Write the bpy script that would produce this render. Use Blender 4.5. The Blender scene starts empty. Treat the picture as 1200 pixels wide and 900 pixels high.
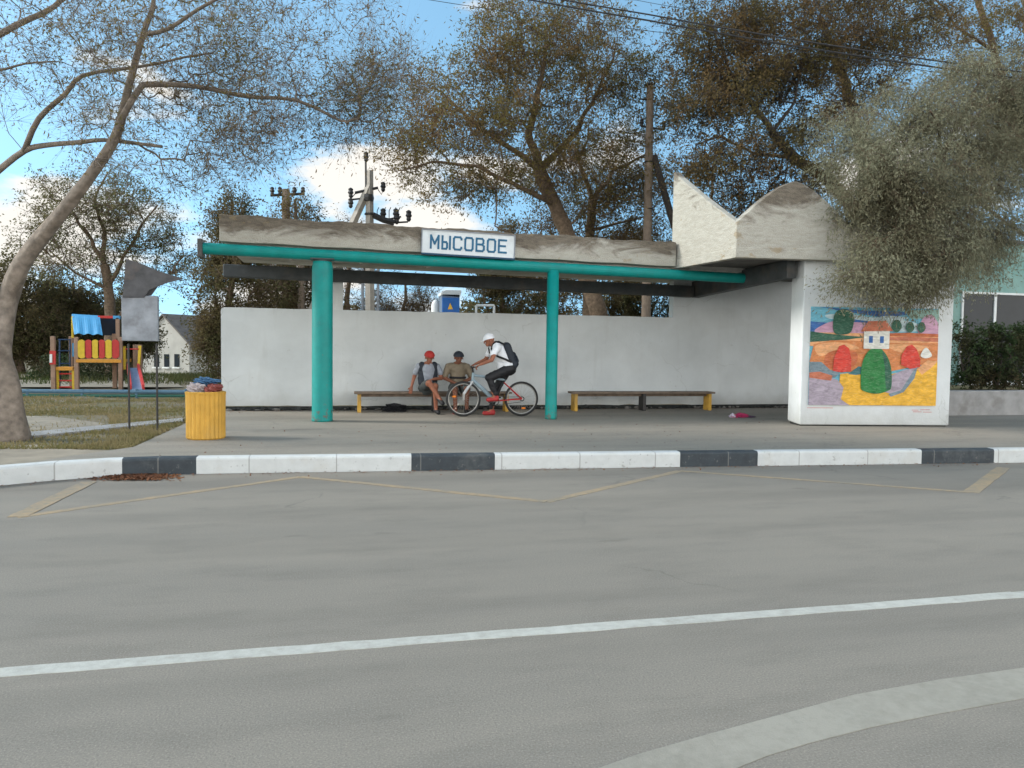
import bpy, bmesh, math, random
import numpy as np
from mathutils import Vector, Matrix, Quaternion
random.seed(7); rng = np.random.default_rng(11)
R = math.radians
col = bpy.context.scene.collection
# ------------------------------------------------------------------ camera
F, H = 880.0, 1.52
PITCH, YAW, ROLL = R(2.8), R(13.2), R(.78)
CM = Matrix.Rotation(-YAW, 3, 'Z') @ Matrix.Rotation(math.pi/2-PITCH, 3, 'X') @ Matrix.Rotation(ROLL, 3, 'Z')
CO = Vector((0, 0, H))
def ray(px, py): return CM @ Vector(((px-600)/F, -(py-450)/F, -1))
def G(px, py, z=.17):
    d = ray(px, py); return CO + d*((z-H)/d.z)
def P(px, py, Y):
    d = ray(px, py); return CO + d*(Y/d.y)
def mpp(px, py, Y): return (Y/ray(px, py).y)/F      # metres per pixel
cam = bpy.data.cameras.new('camera'); co = bpy.data.objects.new('camera', cam); col.objects.link(co)
co.matrix_world = Matrix.Translation(CO) @ CM.to_4x4()
cam.sensor_fit = 'HORIZONTAL'; cam.sensor_width = 36; cam.lens = 36*F/1200; cam.clip_end = 3000; cam.clip_start = .05
sc = bpy.context.scene; sc.camera = co
# ------------------------------------------------------------------ materials
class NT:
    def __init__(s, name):
        s.m = bpy.data.materials.new(name); s.m.use_nodes = True; s.t = s.m.node_tree; s.n = s.t.nodes; s.l = s.t.links
        s.b = s.n['Principled BSDF']; s.tc = s.n.new('ShaderNodeTexCoord'); s.b.inputs['Specular IOR Level'].default_value = .3
    def mapping(s, scale=(1, 1, 1), src='Object'):
        m = s.n.new('ShaderNodeMapping'); m.inputs['Scale'].default_value = scale; s.l.new(s.tc.outputs[src], m.inputs[0]); return m.outputs[0]
    def noise(s, scale, det=4, rough=.55, vec=None, dist=0):
        n = s.n.new('ShaderNodeTexNoise'); n.inputs['Scale'].default_value = scale; n.inputs['Detail'].default_value = det
        n.inputs['Roughness'].default_value = rough; n.inputs['Distortion'].default_value = dist
        s.l.new(vec if vec else s.tc.outputs['Object'], n.inputs['Vector']); return n.outputs['Fac']
    def ramp(s, fac, a, b):
        r = s.n.new('ShaderNodeMapRange'); r.inputs['From Min'].default_value = a; r.inputs['From Max'].default_value = b
        s.l.new(fac, r.inputs['Value']); return r.outputs[0]
    def mix(s, fac, a, b):
        m = s.n.new('ShaderNodeMix'); m.data_type = 'RGBA'
        for v, i in ((fac, 0), (a, 6), (b, 7)):
            if isinstance(v, (int, float)): m.inputs[i].default_value = v
            elif isinstance(v, tuple): m.inputs[i].default_value = (*v[:3], 1)
            else: s.l.new(v, m.inputs[i])
        return m.outputs[2]
    def math(s, op, a, b):
        m = s.n.new('ShaderNodeMath'); m.operation = op
        for v, i in ((a, 0), (b, 1)):
            if isinstance(v, (int, float)): m.inputs[i].default_value = v
            else: s.l.new(v, m.inputs[i])
        return m.outputs[0]
    def color(s, c): s.l.new(c, s.b.inputs['Base Color'])
    def bump(s, fac, strength=.3, dist=.01):
        b = s.n.new('ShaderNodeBump'); b.inputs['Strength'].default_value = strength; b.inputs['Distance'].default_value = dist
        s.l.new(fac, b.inputs['Height']); s.l.new(b.outputs[0], s.b.inputs['Normal'])
def mat(name, c, rough=.7, var=.25, scale=6, bump=.2, metal=0, dirt=None):
    t = NT(name); n = t.noise(scale, 5)
    d = tuple(x*(1-var) for x in c); e = tuple(min(1, x*(1+var*.6)) for x in c)
    cc = t.mix(t.ramp(n, .3, .7), d, e)
    if dirt: cc = t.mix(t.math('MULTIPLY', t.ramp(t.noise(scale*.45, 6, .65), .52, .68), .75), cc, dirt)
    t.color(cc); t.b.inputs['Roughness'].default_value = rough; t.b.inputs['Metallic'].default_value = metal
    if bump: t.bump(t.noise(scale*8, 4), bump, .004)
    return t.m
def leafmat(name, a, b, c=None, trans=.35):
    t = NT(name); g = t.n.new('ShaderNodeNewGeometry')
    isl = g.outputs['Random Per Island']
    cc = t.mix(isl, a, b)
    cc = t.mix(t.ramp(t.noise(.9, 3), .42, .62), cc, c if c else b)
    t.color(cc); t.b.inputs['Roughness'].default_value = .7; t.b.inputs['Specular IOR Level'].default_value = .08
    tr = t.n.new('ShaderNodeBsdfTranslucent'); t.l.new(cc, tr.inputs[0])
    ms = t.n.new('ShaderNodeMixShader'); ms.inputs[0].default_value = trans
    t.l.new(t.b.outputs[0], ms.inputs[1]); t.l.new(tr.outputs[0], ms.inputs[2]); t.l.new(ms.outputs[0], t.n['Material Output'].inputs[0])
    return t.m
M = {}
def asphalt(name, base, dark, speck=1.0):
    t = NT(name)
    big = t.noise(.5, 5, .62, t.mapping((.22, 1.5, 1))); mid = t.noise(2.2, 5, .65, t.mapping((.5, 1.4, 1))); fine = t.noise(110, 3, .7); med = t.noise(45, 3)
    c = t.mix(t.ramp(big, .35, .65), base, dark)
    c = t.mix(t.math('MULTIPLY', t.ramp(mid, .48, .7), .45), c, tuple(x*.72 for x in dark))
    c = t.mix(t.math('MULTIPLY', t.ramp(fine, .52, .7), .42*speck), c, tuple(min(1, x*1.9) for x in base))
    c = t.mix(t.math('MULTIPLY', t.ramp(fine, .45, .3), .5*speck), c, tuple(x*.4 for x in dark))
    # cracks
    v = t.n.new('ShaderNodeTexVoronoi'); v.feature = 'DISTANCE_TO_EDGE'; v.inputs['Scale'].default_value = .33
    nz = t.n.new('ShaderNodeTexNoise'); nz.inputs['Scale'].default_value = 2.5; nz.inputs['Detail'].default_value = 5
    t.l.new(t.tc.outputs['Object'], nz.inputs['Vector'])
    vm = t.n.new('ShaderNodeVectorMath'); vm.operation = 'MULTIPLY_ADD'; t.l.new(nz.outputs['Color'], vm.inputs[0]); vm.inputs[1].default_value = (.7, .7, .7); t.l.new(t.tc.outputs['Object'], vm.inputs[2])
    t.l.new(vm.outputs[0], v.inputs['Vector'])
    cr = t.math('MULTIPLY', t.ramp(v.outputs['Distance'], .006, .0015), t.ramp(t.noise(.5, 2), .5, .62))
    lane = t.ramp(t.noise(1.1, 3, .5, t.mapping((.03, 1.0, 1))), .52, .66)
    c = t.mix(t.math('MULTIPLY', lane, .28), c, tuple(x*.6 for x in dark))
    blot = t.math('MULTIPLY', t.ramp(t.noise(1.6, 3, .5, t.mapping((.7, 1.6, 1))), .68, .74), .35)
    c = t.mix(blot, c, tuple(x*.45 for x in dark))
    c = t.mix(t.math('MULTIPLY', cr, .3), c, (.05, .05, .045))
    t.color(c); t.b.inputs['Roughness'].default_value = .85
    t.bump(t.math('ADD', fine, t.math('MULTIPLY', med, .6)), .5, .004); return t.m
M['asphalt'] = asphalt('asphalt', (.212, .190, .158), (.175, .159, .135))
M['pavement'] = asphalt('pavement_asphalt', (.245, .220, .182), (.20, .18, .15))
def ground_mat():
    t = NT('dry_ground'); n1 = t.noise(.5, 6, .65); n2 = t.noise(3.5, 6, .65); n3 = t.noise(40, 4, .7)
    c = t.mix(t.ramp(n1, .42, .6), (.20, .165, .115), (.115, .115, .05))
    c = t.mix(t.ramp(n2, .45, .7), c, (.16, .125, .075))
    c = t.mix(t.math('MULTIPLY', t.ramp(n3, .45, .7), .5), c, (.07, .06, .035))
    t.color(c); t.b.inputs['Roughness'].default_value = .95; t.bump(t.math('ADD', n2, n3), .7, .03); return t.m
M['ground'] = ground_mat()
M['sand'] = mat('pale_sand', (.25, .215, .165), .95, .25, 3, .5, dirt=(.19, .16, .11))
def wallwhite(name, c, zlo=.3):
    t = NT(name); g = t.n.new('ShaderNodeNewGeometry'); sp = t.n.new('ShaderNodeSeparateXYZ'); t.l.new(g.outputs['Position'], sp.inputs[0])
    n = t.noise(1.3, 6, .6); st = t.noise(5, 5, .6, t.mapping((1.2, 1.2, .18)))
    cc = t.mix(t.ramp(n, .35, .7), c, tuple(x*.87 for x in c))
    cc = t.mix(t.math('MULTIPLY', t.ramp(st, .55, .75), .16), cc, (.3, .29, .26))
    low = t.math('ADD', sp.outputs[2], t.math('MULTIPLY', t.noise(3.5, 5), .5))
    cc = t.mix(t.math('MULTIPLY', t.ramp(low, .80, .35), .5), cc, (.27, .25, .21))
    pt = t.ramp(t.noise(.8, 2, .4, t.mapping((1, 1, 1.6)), .3), .55, .59); cc = t.mix(t.math('MULTIPLY', pt, .08), cc, (.34, .34, .32))
    chip = t.ramp(t.noise(7, 7, .75), .665, .68); cc = t.mix(t.math('MULTIPLY', chip, .5), cc, (.22, .20, .17))
    vo = t.n.new('ShaderNodeTexVoronoi'); vo.feature = 'DISTANCE_TO_EDGE'; vo.inputs['Scale'].default_value = .55; nn_ = t.n.new('ShaderNodeTexNoise'); nn_.inputs['Scale'].default_value = 2.2; nn_.inputs['Detail'].default_value = 6; t.l.new(t.tc.outputs['Object'], nn_.inputs['Vector'])
    va = t.n.new('ShaderNodeVectorMath'); va.operation = 'MULTIPLY_ADD'; t.l.new(nn_.outputs['Color'], va.inputs[0]); va.inputs[1].default_value = (.8, .8, .8); t.l.new(t.tc.outputs['Object'], va.inputs[2]); t.l.new(va.outputs[0], vo.inputs['Vector'])
    crk = t.math('MULTIPLY', t.ramp(vo.outputs['Distance'], .007, .002), t.ramp(t.noise(.9, 2), .48, .56)); cc = t.mix(t.math('MULTIPLY', crk, .22), cc, (.15, .14, .12))
    t.color(cc); t.b.inputs['Roughness'].default_value = .85; t.bump(t.math('ADD', t.noise(30, 5), t.math('MULTIPLY', t.noise(3, 3), 2.5)), .35, .012); return t.m
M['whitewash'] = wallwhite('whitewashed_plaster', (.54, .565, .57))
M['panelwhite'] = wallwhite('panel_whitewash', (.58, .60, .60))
def concrete_white(name, z0, kz, off=0):
    t = NT(name); tcz = t.n.new('ShaderNodeSeparateXYZ'); t.l.new(t.tc.outputs['Object'], tcz.inputs[0])
    n = t.noise(1.4, 7, .68, t.mapping((.7, .7, 1.9)), .6); n2 = t.noise(9, 6, .7, t.mapping((.6, .6, 2))); n3 = t.noise(60, 3)
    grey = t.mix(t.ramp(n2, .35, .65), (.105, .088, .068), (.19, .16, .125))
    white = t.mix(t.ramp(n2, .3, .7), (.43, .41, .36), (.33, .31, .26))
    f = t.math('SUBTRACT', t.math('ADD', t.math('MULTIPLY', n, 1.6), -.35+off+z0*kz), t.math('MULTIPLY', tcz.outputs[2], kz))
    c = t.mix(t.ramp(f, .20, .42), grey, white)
    c = t.mix(t.math('MULTIPLY', t.ramp(n3, .5, .75), .25), c, (.1, .09, .07))
    c = t.mix(t.math('MULTIPLY', t.ramp(t.noise(2.3, 6, .7, t.mapping((1, 1, 1.5))), .60, .66), .6), c, (.27, .2, .11))
    t.color(c); t.b.inputs['Roughness'].default_value = .9; t.bump(t.math('ADD', n2, n3), .7, .02); return t.m
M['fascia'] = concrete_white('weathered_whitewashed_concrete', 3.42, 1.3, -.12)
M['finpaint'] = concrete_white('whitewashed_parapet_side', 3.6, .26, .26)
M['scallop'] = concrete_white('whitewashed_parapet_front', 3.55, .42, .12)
M['teal'] = mat('teal_paint', (.0, .215, .195), .5, .14, 5, .15, dirt=(.01, .17, .16))
def wear(m, zlo=.55):
    n, l = m.node_tree.nodes, m.node_tree.links; bs = n['Principled BSDF']; src = bs.inputs['Base Color'].links[0].from_socket
    tc = n.new('ShaderNodeNewGeometry'); sp_ = n.new('ShaderNodeSeparateXYZ'); l.new(tc.outputs['Position'], sp_.inputs[0])
    nz = n.new('ShaderNodeTexNoise'); nz.inputs['Scale'].default_value = 11; nz.inputs['Detail'].default_value = 7; nz.inputs['Roughness'].default_value = .75; l.new(tc.outputs['Position'], nz.inputs['Vector'])
    low = n.new('ShaderNodeMapRange'); low.inputs['From Min'].default_value = .17; low.inputs['From Max'].default_value = zlo; low.inputs['To Min'].default_value = .14; low.inputs['To Max'].default_value = 0; l.new(sp_.outputs[2], low.inputs['Value'])
    ad_ = n.new('ShaderNodeMath'); ad_.operation = 'ADD'; l.new(nz.outputs['Fac'], ad_.inputs[0]); l.new(low.outputs[0], ad_.inputs[1])
    mr_ = n.new('ShaderNodeMapRange'); mr_.inputs['From Min'].default_value = .63; mr_.inputs['From Max'].default_value = .67; mr_.inputs['To Max'].default_value = .75; l.new(ad_.outputs[0], mr_.inputs['Value'])
    mm = n.new('ShaderNodeMix'); mm.data_type = 'RGBA'; l.new(mr_.outputs[0], mm.inputs[0]); l.new(src, mm.inputs[6]); mm.inputs[7].default_value = (.10, .085, .065, 1); l.new(mm.outputs[2], bs.inputs['Base Color'])
wear(M['teal'])
M['darkbeam'] = mat('dark_steel_beam', (.055, .06, .062), .6, .3, 5, .2, dirt=(.1, .085, .07))
M['soffit'] = mat('soffit_paint', (.62, .59, .54), .85, .15, 4, .2, dirt=(.25, .22, .18))
M['soffit_dark'] = mat('grey_board_soffit', (.13, .12, .11), .85, .3, 4, .3)
M['rubble'] = mat('rubble_stone', (.16, .15, .14), .9, .5, 7, .6)
M['darkgap'] = mat('dark_plinth', (.035, .037, .036), .9, .4, 9, .5)  # near-black base colour for both recessed plinths
M['kerbwhite'] = mat('kerb_white_paint', (.50, .51, .50), .7, .08, 7, .3, dirt=(.45, .44, .41))
M['kerbblack'] = mat('kerb_black_paint', (.035, .043, .05), .6, .2, 7, .3, dirt=(.085, .09, .09))
def kerbjoint(m):
    n, l = m.node_tree.nodes, m.node_tree.links; bs = n['Principled BSDF']; src = bs.inputs['Base Color'].links[0].from_socket
    tc = n.new('ShaderNodeTexCoord'); sp_ = n.new('ShaderNodeSeparateXYZ'); l.new(tc.outputs['Object'], sp_.inputs[0])
    fr = n.new('ShaderNodeMath'); fr.operation = 'FRACT'; l.new(sp_.outputs[0], fr.inputs[0])
    lt = n.new('ShaderNodeMath'); lt.operation = 'LESS_THAN'; l.new(fr.outputs[0], lt.inputs[0]); lt.inputs[1].default_value = .014
    nz = n.new('ShaderNodeTexNoise'); nz.inputs['Scale'].default_value = 16; nz.inputs['Detail'].default_value = 6; nz.inputs['Roughness'].default_value = .75; l.new(tc.outputs['Object'], nz.inputs['Vector'])
    mr_ = n.new('ShaderNodeMapRange'); mr_.inputs['From Min'].default_value = .60; mr_.inputs['From Max'].default_value = .66; l.new(nz.outputs['Fac'], mr_.inputs['Value'])
    mx_ = n.new('ShaderNodeMath'); mx_.operation = 'MAXIMUM'; l.new(lt.outputs[0], mx_.inputs[0]); l.new(mr_.outputs[0], mx_.inputs[1])
    ml = n.new('ShaderNodeMath'); ml.operation = 'MULTIPLY'; l.new(mx_.outputs[0], ml.inputs[0]); ml.inputs[1].default_value = .6
    mm = n.new('ShaderNodeMix'); mm.data_type = 'RGBA'; l.new(ml.outputs[0], mm.inputs[0]); l.new(src, mm.inputs[6]); mm.inputs[7].default_value = (.17, .165, .15, 1); l.new(mm.outputs[2], bs.inputs['Base Color'])
kerbjoint(M['kerbwhite']); kerbjoint(M['kerbblack'])
def paintline(name, c, base, lo, hi):
    t = NT(name); n = t.noise(14, 6, .7); b2 = t.noise(1.3, 4)
    f = t.ramp(t.math('ADD', t.math('MULTIPLY', n, .7), t.math('MULTIPLY', b2, .5)), lo, hi)
    t.color(t.mix(f, c, base)); t.b.inputs['Roughness'].default_value = .75; t.bump(t.noise(150, 2), .4, .004); return t.m
M['linewhite'] = paintline('worn_white_road_paint', (.43, .425, .385), (.22, .205, .175), .5, .95)
M['lineyellow'] = paintline('worn_yellow_road_paint', (.34, .245, .14), (.19, .17, .135), .42, .72)
M['linefaint'] = paintline('faded_pale_road_paint', (.285, .265, .222), (.215, .20, .165), .5, .78)
M['bench'] = mat('bench_plank', (.16, .12, .09), .7, .35, 7, .4, dirt=(.07, .055, .045))
M['benchyellow'] = mat('bench_leg_paint', (.52, .30, .05), .6, .2, 8, .2, dirt=(.2, .14, .07))
M['binyellow'] = mat('bin_yellow_paint', (.52, .285, .045), .6, .18, 6, .25, dirt=(.42, .25, .06))
M['bark'] = mat('bark_brown', (.13, .092, .062), .9, .45, 12, .9)
M['barkgrey'] = mat('bark_grey', (.20, .165, .135), .9, .45, 9, 1.0, dirt=(.10, .08, .062))
M['barkdark'] = mat('bark_dark', (.05, .042, .036), .9, .4, 12, .7)
M['woodpole'] = mat('wooden_pole', (.19, .145, .11), .85, .3, 7, .5)
M['concpole'] = mat('concrete_pole', (.33, .30, .26), .85, .2, 7, .4)
M['iron'] = mat('dark_iron', (.035, .033, .032), .5, .3, 9, .2)
M['galv'] = mat('grey_weathered_sheet', (.25, .27, .30), .5, .3, 5, .2, .2, dirt=(.13, .13, .14))
M['tindark'] = mat('dark_torn_tin', (.075, .075, .08), .6, .4, 7, .4, dirt=(.12, .1, .09))
M['bluecab'] = mat('blue_cabinet_paint', (.025, .13, .40), .5, .15, 5, .1)
M['slate'] = mat('slate_blue_paint', (.12, .16, .22), .6, .15, 5, .1)
M['paintwhite'] = mat('white_paint', (.62, .63, .62), .6, .1, 6, .1)
M['signwhite'] = mat('sign_white', (.62, .66, .68), .5, .08, 9, .05, dirt=(.5, .53, .54))
M['signblue'] = mat('sign_blue', (.015, .11, .21), .5, .2, 9, .05)
M['signnavy'] = mat('sign_navy_edge', (.01, .05, .10), .5, .2, 9, .05)
M['hazard'] = mat('hazard_yellow', (.75, .42, .05), .5, .05, 9, 0)
M['tealwall'] = mat('shop_teal_render', (.19, .31, .28), .85, .12, 2.2, .3, dirt=(.10, .24, .215))
M['houseplaster'] = mat('pale_house_plaster', (.36, .35, .32), .9, .15, 1.2, .3, dirt=(.36, .33, .28))
M['slateroof'] = mat('grey_slate_roof', (.12, .105, .095), .9, .3, 2, .6)
M['lowwall'] = mat('low_wall_concrete', (.27, .265, .26), .9, .2, 4, .6, dirt=(.17, .16, .15))
def glass():
    t = NT('dark_window_glass'); t.color(t.mix(t.noise(1.5), (.012, .016, .02), (.03, .036, .042)))
    t.b.inputs['Roughness'].default_value = .06; t.b.inputs['Specular IOR Level'].default_value = .12; return t.m
M['glass'] = glass()
M['pframe'] = mat('playset_post_wood', (.26, .17, .12), .8, .2, 9, .3)
for k, c in dict(pyellow=(.55, .38, .03), pred=(.42, .035, .03), pblue=(.06, .26, .48), pnavy=(.012, .035, .085), porange=(.5, .23, .03), psteel=(.24, .32, .43),
                 railblue=(.08, .15, .21), railgreen=(.03, .12, .09), skin=(.26, .10, .058), skindark=(.20, .08, .048), redcap=(.38, .03, .025), navy=(.02, .025, .035), greyshirt=(.26, .28, .32),
                 khaki=(.20, .16, .11), whiteshirt=(.68, .69, .72), black=(.012, .012, .014), redshoe=(.33, .03, .03), rubber=(.02, .02, .02), rim=(.35, .34, .32),
                 bikegrey=(.22, .29, .33), bikered=(.40, .03, .03), reflector=(.7, .20, .02), chrome=(.4, .4, .4), shorts=(.06, .07, .07), hair=(.03, .022, .018),
                 pinkbag=(.38, .03, .10), purplebag=(.10, .05, .10), palebag=(.5, .45, .52), bluebag=(.05, .12, .22), whitebag=(.38, .33, .33), oldred=(.22, .06, .05)).items():
    M[k] = mat(k, c, .3 if k in ('glassy', 'chrome', 'rim') else .6, .12, 12, .1, .6 if k in ('chrome', 'rim', 'psteel') else 0)
# ------------------------------------------------------------------ mesh helpers
def tag(o, label=None, cat=None, group=None, kind=None):
    for k, v in (('label', label), ('category', cat), ('group', group), ('kind', kind)):
        if v: o[k] = v
    return o
def empty(name, loc, label, cat, group=None, rz=0):
    o = bpy.data.objects.new(name, None); col.objects.link(o); o.location = loc; o.rotation_euler = (0, 0, rz); o.empty_display_size = .2
    return tag(o, label, cat, group)
def frame_of(d):
    d = d.normalized(); a = Vector((0, 0, 1)) if abs(d.z) < .9 else Vector((1, 0, 0)); u = d.cross(a).normalized(); return u, d.cross(u).normalized()
class MB:
    def __init__(s): s.v = []; s.f = []; s.mi = []; s.cur = 0
    def add(s, vs, fs):
        o = len(s.v); s.v += [tuple(v) for v in vs]; s.f += [tuple(o+i for i in f) for f in fs]; s.mi += [s.cur]*len(fs); return s
    def box(s, x0, x1, y0, y1, z0, z1): return s.hexa([(x0, y0, z0), (x1, y0, z0), (x1, y1, z0), (x0, y1, z0), (x0, y0, z1), (x1, y0, z1), (x1, y1, z1), (x0, y1, z1)])
    def hexa(s, v): return s.add(v, [(0, 3, 2, 1), (4, 5, 6, 7), (0, 1, 5, 4), (1, 2, 6, 5), (2, 3, 7, 6), (3, 0, 4, 7)])
    def prism(s, poly, off):              # poly: 3-D points, extruded by off
        n = len(poly); off = Vector(off); p = [Vector(a) for a in poly]; q = [a+off for a in p]
        return s.add(p+q, [tuple(range(n))[::-1], tuple(range(n, 2*n))]+[(i, (i+1) % n, n+(i+1) % n, n+i) for i in range(n)])
    def tube(s, pts, r, n=10, cap=True):
        pts = [Vector(p) for p in pts]; rs = r if isinstance(r, (list, tuple)) else [r]*len(pts); vs = []; fs = []; u = None
        for i, p in enumerate(pts):
            d = (pts[min(i+1, len(pts)-1)]-pts[max(i-1, 0)])
            if d.length < 1e-9: d = Vector((0, 0, 1))
            d.normalize()
            if u is None: u, w = frame_of(d)
            else: u = (u-d*u.dot(d)).normalized(); w = d.cross(u)
            w = d.cross(u)
            for k in range(n):
                a = 2*math.pi*k/n; vs.append(p+(u*math.cos(a)+w*math.sin(a))*rs[i])
        for i in range(len(pts)-1):
            for k in range(n): fs.append((i*n+k, i*n+(k+1) % n, (i+1)*n+(k+1) % n, (i+1)*n+k))
        if cap: fs += [tuple(range(n))[::-1], tuple(range((len(pts)-1)*n, len(pts)*n))]
        return s.add(vs, fs)
    def lathe(s, prof, n=24, c=(0, 0, 0), rib=0, nr=0):
        vs = []; fs = []
        for r, z in prof:
            for k in range(n):
                a = 2*math.pi*k/n; rr = r*(1+rib*abs(math.cos(a*nr/2))) if rib else r
                vs.append((c[0]+rr*math.cos(a), c[1]+rr*math.sin(a), c[2]+z))
        for i in range(len(prof)-1):
            for k in range(n): fs.append((i*n+k, i*n+(k+1) % n, (i+1)*n+(k+1) % n, (i+1)*n+k))
        fs += [tuple(range(n))[::-1], tuple(range((len(prof)-1)*n, len(prof)*n))]
        return s.add(vs, fs)
    def torus(s, c, axis, Rr, r, n=40, m=8):
        u, w = frame_of(Vector(axis)); ax = Vector(axis).normalized(); vs = []; fs = []; c = Vector(c)
        for i in range(n):
            a = 2*math.pi*i/n; d = u*math.cos(a)+w*math.sin(a)
            for j in range(m):
                b = 2*math.pi*j/m; vs.append(c+d*(Rr+r*math.cos(b))+ax*(r*math.sin(b)))
        for i in range(n):
            for j in range(m): fs.append((i*m+j, ((i+1) % n)*m+j, ((i+1) % n)*m+(j+1) % m, i*m+(j+1) % m))
        return s.add(vs, fs)
    def lump(s, c, r, seed=0, amp=.25, seg=10):
        rnd = random.Random(seed); bm = bmesh.new(); bmesh.ops.create_icosphere(bm, subdivisions=4 if seg > 11 else 2, radius=1)
        ph = [rnd.uniform(0, 6) for _ in range(6)]
        vs = []
        for v in bm.verts:
            k = 1+amp*.5*(math.sin(v.co.x*11+ph[4])*math.sin(v.co.y*13+ph[5])+math.sin(v.co.z*15+v.co.x*9))*(1 if seg > 11 else 0)+amp*(math.sin(v.co.x*3+ph[0])+math.sin(v.co.y*3.7+ph[1])+math.sin(v.co.z*3.3+ph[2])+.6*math.sin(v.co.x*8+v.co.z*7+ph[3]))/2
            vs.append((c[0]+v.co.x*r[0]*k, c[1]+v.co.y*r[1]*k, c[2]+v.co.z*r[2]*k))
        fs = [tuple(v.index for v in f.verts) for f in bm.faces]; bm.free(); return s.add(vs, fs)
    def build(s, name, mats, parent=None, smooth=False, bevel=0, loc=None):
        me = bpy.data.meshes.new(name); me.from_pydata(s.v, [], s.f); me.update()
        ms = mats if isinstance(mats, (list, tuple)) else [mats]
        for m in ms: me.materials.append(M[m] if isinstance(m, str) else m)
        if len(ms) > 1: me.polygons.foreach_set('material_index', s.mi)
        if smooth: me.polygons.foreach_set('use_smooth', [True]*len(me.polygons))
        bm = bmesh.new(); bm.from_mesh(me); bmesh.ops.recalc_face_normals(bm, faces=bm.faces); bm.to_mesh(me); bm.free()
        o = bpy.data.objects.new(name, me); col.objects.link(o)
        if parent: o.parent = parent
        if loc is not None: o.location = loc
        if bevel:
            b = o.modifiers.new('bevel', 'BEVEL'); b.width = bevel; b.segments = 2; b.limit_method = 'ANGLE'
        return o
def struct(o): o['kind'] = 'structure'; return o
def copy_tree(o, parent=None):
    c = o.copy(); col.objects.link(c); c.parent = parent
    for ch in o.children: copy_tree(ch, c)
    return c
# ------------------------------------------------------------------ ground, road, kerb
kp = [(-60, -22), (-20, -1), (-11, 3.9), (-7, 6.3), (-5, 7.75), (-4.1, 8.4), (-3.43, 8.82), (-3.0, 9.06), (-2.5, 9.22), (-2.0, 9.28), (-1.4, 9.26), (.87, 9.12), (4.33, 8.92), (7.79, 8.68), (9.42, 8.57), (40, 6.5), (300, -11)]
KX = [a for a, b in kp]; KY = [b for a, b in kp]
def ky(x): return float(np.interp(x, KX, KY))
xs = sorted(set([-400, -250, -150, -100]+KX+list(np.arange(-30, 40, 1.5))+[60, 90, 150, 220, 400]))
def gz(x, y):
    z = .15
    if y > 30: z -= min(1, (y-30)/24)*.92
    return z+(.03*math.sin(x*.9+y*.7)+.02*math.sin(x*2.3-y*1.1))*(1 if (y > 18 or x < -6) else 0)
rows = [-400, -60, -20, -5, -.3, .02, .12, .6, 1.5, 3, 4.5, 6]+list(np.arange(7.5, 30, 1.5))+[33, 37, 42, 48, 56, 70, 100, 160, 300, 700, 1500]
mb = MB(); vs = []
for x in xs:
    for v in rows:
        y = ky(x)+v if v < 100 else v
        vs.append((x, y, -.03 if v < .05 else gz(x, y)))
n = len(rows)
mb.add(vs, [(i*n+j, (i+1)*n+j, (i+1)*n+j+1, i*n+j+1) for i in range(len(xs)-1) for j in range(n-1)])
struct(mb.build('ground', 'ground', smooth=False))
mb = MB(); vs = []
rxs = sorted(set(KX+list(np.arange(-12, 14, .5)))); rxs = [x for x in rxs if -61 < x < 301]
for x in rxs:
    for v in (-60, -30, -12, -9, -6, -4, -2, 0.02): vs.append((x, ky(x)+v, 0))
n = 8
mb.add(vs, [(i*n+j, (i+1)*n+j, (i+1)*n+j+1, i*n+j+1) for i in range(len(rxs)-1) for j in range(n-1)])
struct(mb.build('road', 'asphalt'))
# kerb
def kpt(x, off=0):
    e = .05; d = Vector((2*e, ky(x+e)-ky(x-e), 0)).normalized(); nrm = Vector((-d.y, d.x, 0)); p = Vector((x, ky(x), 0)); return p+nrm*off
def kpx(px):
    a, b = -12., 40.
    for _ in range(50):
        m_ = (a+b)/2; v_ = CM.transposed() @ (Vector((m_, ky(m_), .1))-CO)
        if 600-F*v_.x/v_.z < px: a = m_
        else: b = m_
    return a
bnd = [-60]+[kpx(px) for px in (143, 230, 482, 580, 797, 888, 1080, 1165, 1420, 1500)]+[60]
mb = MB()
for i in range(len(bnd)-1):
    a, b = bnd[i], bnd[i+1]; mb.cur = i % 2
    q = [a]+[x for x in sorted(set(KX+list(np.arange(-6, 14, .5)))) if a+.01 < x < b-.01]+[b]
    prof = [(0, -.02), (.0, .165), (.008, .185), (.02, .193), (.135, .197), (.15, .19), (.15, .05)]
    vs = []
    for x in q:
        for o, z in prof:
            p = kpt(x, o+.004*math.sin(x*9)*0); vs.append((p.x, p.y, z))
    m = len(prof); fs = [(i2*m+j, (i2+1)*m+j, (i2+1)*m+j+1, i2*m+j+1) for i2 in range(len(q)-1) for j in range(m-1)]
    mb.add(vs, fs)
struct(mb.build('kerb', ['kerbwhite', 'kerbblack']))
# pavement sheet
l1, l2, l3 = G(120, 536), G(150, 527), G(212, 499)
mb = MB(); pvx = [x for x in np.arange(-3.5, 30, .5)]; vs = []
leftline = [(-3.3, 9.3), (l2.x, l2.y), (l3.x, l3.y), (-2.45, 14.2), (-2.4, 15.95)]
ys = np.linspace(0, 1, 9)
def lx(y): return float(np.interp(y, [b for a, b in leftline], [a for a, b in leftline]))
g0 = []
for j in range(24):
    t = j/23; rowp = []
    for i in range(45):
        s = i/44; xx = -3.3+s*28
        y0 = ky(xx)+.13; y = y0+(15.97-y0)*t
        X = lx(y)+(24.7-lx(y))*s; y0 = ky(X)+.14; y = y0+(15.97-y0)*t
        rowp.append((X, y, .17))
    g0 += rowp
mb.add(g0, [(j*45+i, j*45+i+1, (j+1)*45+i+1, (j+1)*45+i) for j in range(23) for i in range(44)])
struct(mb.build('pavement', 'pavement'))
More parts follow.
